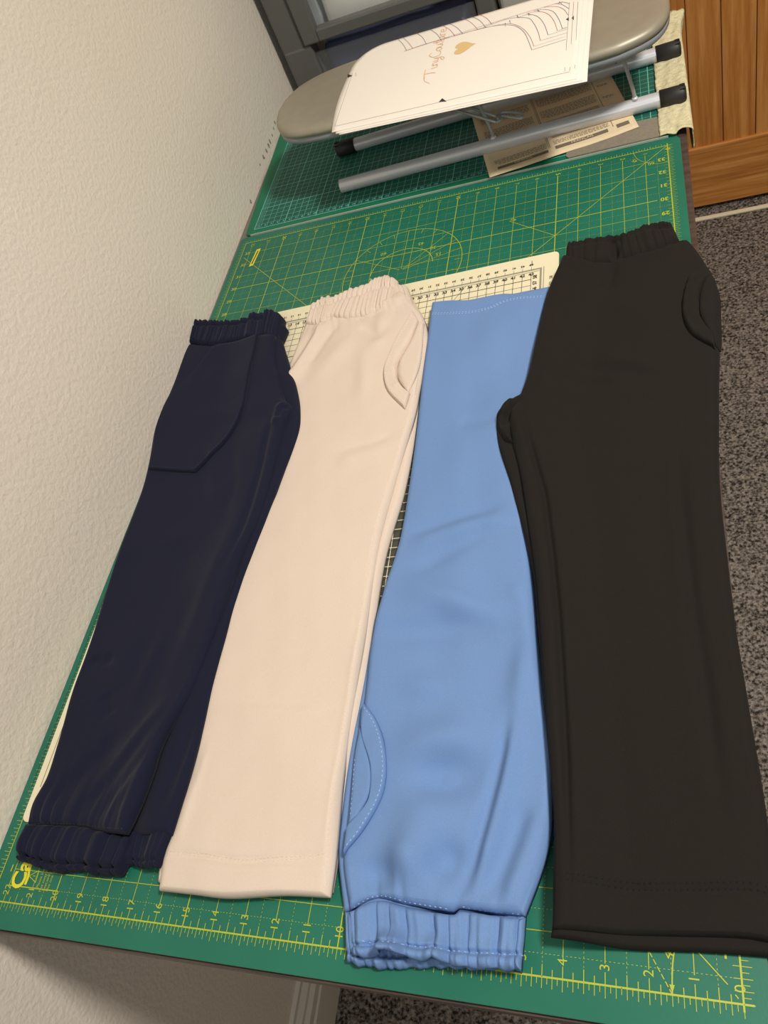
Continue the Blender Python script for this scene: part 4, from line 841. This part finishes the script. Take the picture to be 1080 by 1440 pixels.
s2 = make_sheet('pattern_sheet', 'second white pattern sheet, its front edge just peeking under the top one', (0.006, -0.0045), 0.0006)
s3 = make_sheet('pattern_sheet', 'lowest white pattern sheet, sticking out furthest at the front left', (0.011, -0.0075), 0.0)
def invz(x, y):      # height of the top sheet above a table point
    b = (y-0.874+(x+0.3875)*0.095)/0.21; a = (x+0.3875)/0.305
    a = min(max(a, 0), 1)
    for _ in range(6):
        X, Y, Z = sxy(a, b); b += (y-Y)/0.21; a += (x-X)/0.303
    return Z+0.0012+0.0003
def pp(Q, pts, w=0.0005, n=6):
    q = smooth_path([(x, y, 0) for x, y in pts], n); Q.path([(v.x, v.y) for v in q], w)
K = Print(invz); B = Print(invz); Rr = Print(invz); Gd = Print(invz); Pe = Print(invz); Bk = Print(invz)
K.path([(-0.3853,0.8859),(-0.2623,0.8748),(-0.1754,0.8682),(-0.0941,0.8616)], 0.0004)
K.path([(-0.3853,0.8859),(-0.3853,0.9360),(-0.3849,1.0146)], 0.0004)
K.path([(-0.0996,0.8646),(-0.0985,0.9282),(-0.0971,1.0264)], 0.0004); K.path([(-0.0941,0.8631),(-0.0931,0.9418),(-0.0919,1.0248)], 0.0004); K.path([(-0.0887,0.8648),(-0.0876,0.9555),(-0.0868,1.0213)], 0.0004)
pp(B, [(-0.3139,1.0328),(-0.2824,1.0349),(-0.2432,1.0320),(-0.2052,1.0292),(-0.1816,1.0219),(-0.1637,1.0087),(-0.1509,0.9844),(-0.1435,0.9552),(-0.1391,0.9339)]); B.path([(-0.1391,0.9339),(-0.0995,0.9355)])
pp(Rr, [(-0.2723,1.0327),(-0.2336,1.0318),(-0.1957,1.0271),(-0.1706,1.0186),(-0.1542,0.9973),(-0.1432,0.9690),(-0.1369,0.9410)]); Rr.path([(-0.1369,0.9410),(-0.0996,0.9424)], 0.0004)
pp(B, [(-0.2053,1.0312),(-0.1723,1.0329),(-0.1482,1.0192),(-0.1394,0.9988),(-0.1332,0.9734),(-0.1297,0.9504)]); B.path([(-0.1297,0.9504),(-0.0990,0.9505)], 0.0004)
pp(B, [(-0.1594,1.0283),(-0.1478,1.0282),(-0.1357,1.0148),(-0.1270,0.9909),(-0.1208,0.9587)]); B.path([(-0.1208,0.9587),(-0.0991,0.9592)], 0.0004)
pp(Rr, [(-0.1506,1.0320),(-0.1353,1.0276),(-0.1235,1.0142),(-0.1150,0.9905),(-0.1100,0.9625)]); Rr.path([(-0.1100,0.9625),(-0.0992,0.9627)], 0.0004)
pp(B, [(-0.1418,1.0337),(-0.1283,1.0286),(-0.1166,1.0152),(-0.1090,0.9902),(-0.1042,0.9641)]); B.path([(-0.1042,0.9641),(-0.0984,0.9640)], 0.0004)
pp(Rr, [(-0.1286,1.0344),(-0.1134,1.0262),(-0.1036,1.0122),(-0.0982,0.9940)]); pp(B, [(-0.1154,1.0350),(-0.1065,1.0272),(-0.0976,1.0101)]); pp(B, [(-0.1102,1.0353),(-0.1032,1.0305),(-0.0970,1.0226)])
pp(Rr, [(-0.3139,1.0328),(-0.2627,1.0345),(-0.2057,1.0352),(-0.1508,1.0359),(-0.1050,1.0336)]); 
for c, Q in (([(-0.3282,1.0742),(-0.3181,1.0544),(-0.3098,1.0323)], B), ([(-0.3223,1.0766),(-0.3112,1.0561),(-0.3009,1.0327)], Rr), ([(-0.3028,1.0765),(-0.2912,1.0576),(-0.2821,1.0329)], B), ([(-0.2846,1.0771),(-0.2710,1.0549),(-0.2612,1.0298)], B), ([(-0.2664,1.0756),(-0.2534,1.0556),(-0.2432,1.0320)], Rr), ([(-0.2575,1.0759),(-0.2436,1.0553),(-0.2326,1.0312)], B), ([(-0.2380,1.0772),(-0.2245,1.0568),(-0.2127,1.0302)], Rr), ([(-0.2283,1.0769),(-0.2130,1.0552),(-0.2024,1.0294)], B), ([(-0.2166,1.0751),(-0.2035,1.0549),(-0.1943,1.0318)], Rr)):
    pp(Q, c)
for q in ([(-0.1788,1.0201),(-0.1763,1.0241),(-0.1757,1.0144)], [(-0.1717,1.0231),(-0.1711,1.0283),(-0.1696,1.0180)], [(-0.1612,1.0275),(-0.1625,1.0360),(-0.1593,1.0263)], [(-0.1467,1.0238),(-0.1480,1.0321),(-0.1449,1.0245)], [(-0.1353,1.0276),(-0.1365,1.0340),(-0.1335,1.0264)], [(-0.1101,1.0295),(-0.1094,1.0366),(-0.1066,1.0291)]):
    B.path(q, 0.0004)
for q in ([(-0.2434,0.8804),(-0.2370,0.8708),(-0.2471,0.8743)], [(-0.3927,1.0170),(-0.3837,1.0084),(-0.3907,1.0066)], [(-0.1005,0.9847),(-0.0972,0.9880),(-0.0970,0.9789)], [(-0.0938,0.9840),(-0.0913,0.9878),(-0.0912,0.9770)]):
    Bk.quad(q)
K.path([(-0.3810,1.0106),(-0.3795,1.0135),(-0.3787,1.0038),(-0.3760,1.0060)], 0.0003)
# gold heart and lettering, turned a quarter turn
hx, hy = [(-0.2280,0.9933)][0]
hp = []
for k in range(40):
    t = 2*PI*k/40; X = 16*math.sin(t)**3; Y = 13*math.cos(t)-5*math.cos(2*t)-2*math.cos(3*t)-math.cos(4*t)
    hp.append((hx-Y*0.00098, hy+X*0.00092))
i0 = len(Gd.v); Gd.quad(hp)
# handwritten letters as pen strokes, unit height 1
STR = {'T': [[(-.15, .9), (.25, 1.0), (.8, 1.0)], [(.35, 1.0), (.3, .4), (.2, 0)]], 'i': [[(.1, .5), (.12, .1), (.25, 0), (.35, .15)], [(.12, .72), (.14, .76)]], 'n': [[(.05, .5), (.08, 0)], [(.08, .35), (.25, .5), (.32, .3), (.34, .05), (.45, .1)]],
 'y': [[(.05, .5), (.08, .15), (.22, .08), (.34, .5)], [(.34, .5), (.3, -.2), (.1, -.45), (.0, -.3), (.35, .0)]], 'C': [[(.6, .85), (.4, 1.0), (.1, .6), (.15, .1), (.4, 0), (.62, .2)]], 'o': [[(.25, .5), (.05, .3), (.15, 0), (.35, .15), (.3, .45), (.2, .5), (.45, .45)]],
 'u': [[(.05, .5), (.06, .1), (.2, 0), (.33, .3), (.35, .5), (.36, .08), (.48, .05)]], 't': [[(.2, .95), (.15, .2), (.25, 0), (.38, .1)], [(.0, .6), (.4, .65)]], 'r': [[(.06, .5), (.1, 0)], [(.1, .35), (.25, .52), (.36, .48)]], 'e': [[(.08, .25), (.35, .32), (.25, .52), (.06, .35), (.12, .03), (.4, .1)]]}
ADV = {'T': .62, 'i': .3, 'n': .42, 'y': .4, 'C': .58, 'o': .38, 'u': .44, 't': .3, 'r': .34, 'e': .36}
t0 = np.array([(-0.2596,0.9426)][0]); t1 = np.array([(-0.2570,1.0617)][0]); word = 'TinyCouture'; tot = sum(ADV[c] for c in word)
sc = np.linalg.norm(t1-t0)/tot; dv = (t1-t0)/np.linalg.norm(t1-t0); uv = np.array((-dv[1], dv[0])); x = 0
for c in word:
    for st in STR[c]:
        pts = [tuple(t0+dv*sc*(x+a)+uv*0.0155*b) for a, b in st]
        pp(Pe, pts, 0.0010, 4)
    x += ADV[c]
pp(Pe, [tuple(t0+dv*sc*(-0.7)+uv*0.004), tuple(t0+dv*sc*(-0.3)+uv*0.013), tuple(t0+dv*sc*0.1+uv*0.0135)], 0.0006)
K.build('margin_lines', M['inkgrey'], s1); B.build('pattern_lines', M['inkblue'], s1); Rr.build('pattern_lines', M['inkred'], s1, label='red pattern lines')
Gd.build('heart_print', M['gold'], s1, kind=None); Pe.build('lettering', M['peach'], s1); Bk.build('notch_marks', M['darkprint'], s1)
# ------------------------------------------------------------------ cream cloth over the desk edge
bm = bmesh.new(); N, Mm = 26, 60; g = []
for j in range(Mm+1):
    y = 0.8815+(1.172-0.8815)*j/Mm; row = []
    xl = -0.0075+0.0003*math.sin(j*0.7)+0.0003*math.sin(j*1.9)
    over_ = 0.0095 + 0.004*math.sin(j*0.23+1)+0.003*math.sin(j*0.61)
    for i in range(N+1):
        t = i/N
        if t < 0.62: x = xl+(0.0255-xl)*t/0.62; z = 0.0052
        elif t < 0.74: a = (t-0.62)/0.12*PI/2; x = 0.0255+0.004*math.sin(a); z = 0.0012+0.004*math.cos(a)
        else: x = 0.0285+0.0012*math.sin((t-0.74)*9+j*0.25); z = 0.0012-(t-0.74)/0.26*(0.024+0.005*math.sin(j*0.4))
        z += 0.0004*math.sin(j*0.9+i*0.5)+0.0004*math.sin(j*0.33-i*0.9)+0.0006
        if j > 50: x += 0.007*((j-50)/10)**2*(1 if t > 0.3 else 0.4); z += 0.004*abs(math.sin(j*1.1+i*0.45))*((j-50)/10)
        if j < 3 and t > 0.35: z += 0.0028*(3-j)/3
        row.append(bm.verts.new((x, y+0.0015*math.sin(i*0.6)*(1 if j in (0, Mm) else 0), z)))
    g.append(row)
for j in range(Mm):
    for i in range(N): bm.faces.new((g[j][i], g[j][i+1], g[j+1][i+1], g[j+1][i]))
bmesh.ops.recalc_face_normals(bm, faces=bm.faces[:])
dp = frombm('cloth_strip', bm, M['drape'], smooth=True); md = dp.modifiers.new('thickness', 'SOLIDIFY'); md.thickness = 0.0012; md.offset = 0
tag(dp, 'crinkled cream cloth strip draped over the right desk edge near the door', 'cloth')
# ------------------------------------------------------------------ plastic drawer tower behind the desk
tw = thing('drawer_tower', 'dark grey plastic drawer tower with clear fronts in the corner behind the desk', 'drawer unit', (-0.4, 1.45, FLOOR))
FY = 1.27
tx0, tx1 = -0.578, -0.226
for x0, x1 in ((tx0, tx0+0.042), (tx1-0.028, tx1)):
    box('post', x0, x1, FY, FY+0.04, FLOOR, 0.42, M['tower'], tw, bev=0.004); box('post', x0, x1, FY+0.36, FY+0.4, FLOOR, 0.42, M['tower'], tw, bev=0.004)
box('post_foot', tx0+0.001, tx0+0.0525, FY-0.002, FY+0.03, FLOOR, 0.0745, M['tower'], tw, bev=0.004)
for z in (-0.66, -0.42, -0.18, 0.31):
    bm = bmesh.new(); bx(bm, tx0+0.03, tx1-0.02, FY+0.004, FY+0.4, z, z+0.008, 0.002); frombm('shelf', bm, M['tower'], tw)
box('top_panel', tx0-0.003, tx1+0.003, FY-0.003, FY+0.403, 0.42, 0.435, M['tower'], tw, bev=0.004)
for z0 in (-0.652, -0.412, -0.172, 0.076):
    z1 = z0+0.232
    d = box('drawer', tx0+0.054, tx1-0.030, FY+0.004, FY+0.007, z0+0.004, z1-0.001, M['clear'], tw, label='clear plastic drawer')
    bm = bmesh.new(); xa, xb = tx0+0.043, tx1-0.029
    if z0 > 0: bx(bm, xa+0.0275, xb-0.0275, FY-0.007, FY+0.012, z0, z0+0.020, 0.003); bx(bm, xa+0.0275, xb-0.0275, FY-0.007, FY+0.012, z1-0.02, z1, 0.003); bx(bm, xa, xa+0.028, FY-0.006, FY+0.0125, z0-0.0004, z1, 0.003); bx(bm, xb-0.028, xb, FY-0.006, FY+0.0125, z0-0.0004, z1, 0.003)
    if z0 > 0: frombm('drawer_frame', bm, M['tower'], d)
    else: bm.free()
    box('drawer_side', tx0+0.05, tx0+0.0515, FY+0.02, FY+0.35, z0+0.006, z1-0.03, M['clear'], d); box('drawer_side', tx1-0.034, tx1-0.0325, FY+0.02, FY+0.35, z0+0.006, z1-0.03, M['clear'], d)
def bundle(name, x0, x1, y0, y1, z0, z1, m, seed, label, cat, amp=0.012):
    bm = bmesh.new(); bmesh.ops.create_grid(bm, x_segments=2, y_segments=2, size=0.5); bm.clear()
    bx(bm, x0, x1, y0, y1, z0, z1, min(x1-x0, z1-z0)*0.06); bmesh.ops.subdivide_edges(bm, edges=bm.edges[:], cuts=4, use_grid_fill=True)
    r = random.Random(seed); ph = [r.uniform(0, 6) for _ in range(6)]
    for v in bm.verts:
        x, y, z = v.co
        if z > z0+0.004:
            v.co.y += amp*0.5*math.sin(z*70+x*40+ph[0]); v.co.z += amp*math.sin(x*45+y*20+ph[1])*0.6; v.co.x += amp*0.4*math.sin(z*50+ph[2])
    return tag(frombm(name, bm, m, smooth=True), label, cat)
bundle('white_bag', -0.497, -0.30, FY+0.028, FY+0.2, 0.0765, 0.24, M['whitebag'], 3, 'white plastic packet inside the upper clear drawer', 'packet', 0.003)
bundle('pale_bag', -0.528, -0.506, FY+0.03, FY+0.2, 0.0765, 0.2, M['palebag'], 4, 'crumpled pale clear bag beside the white packet in the drawer', 'bag', 0.008)
bundle('fabric_bundle', -0.5195, -0.266, FY+0.02, FY+0.3, -0.1715, 0.060, M['bluebundle'], 5, 'dark blue folded fabric inside the lower clear drawer', 'fabric', 0.003)
# pale storage box to the right of the tower
pb = thing('storage_box', 'pale grey translucent storage box standing right of the drawer tower', 'storage box', (-0.15, 1.4, FLOOR))
box('box_body', -0.220, -0.075, FY+0.012, FY+0.3, FLOOR, 0.085, M['palebox'], pb, bev=0.006)
box('box_lid', -0.224, -0.071, FY+0.008, FY+0.304, 0.085, 0.10, M['palebox'], pb, bev=0.004)
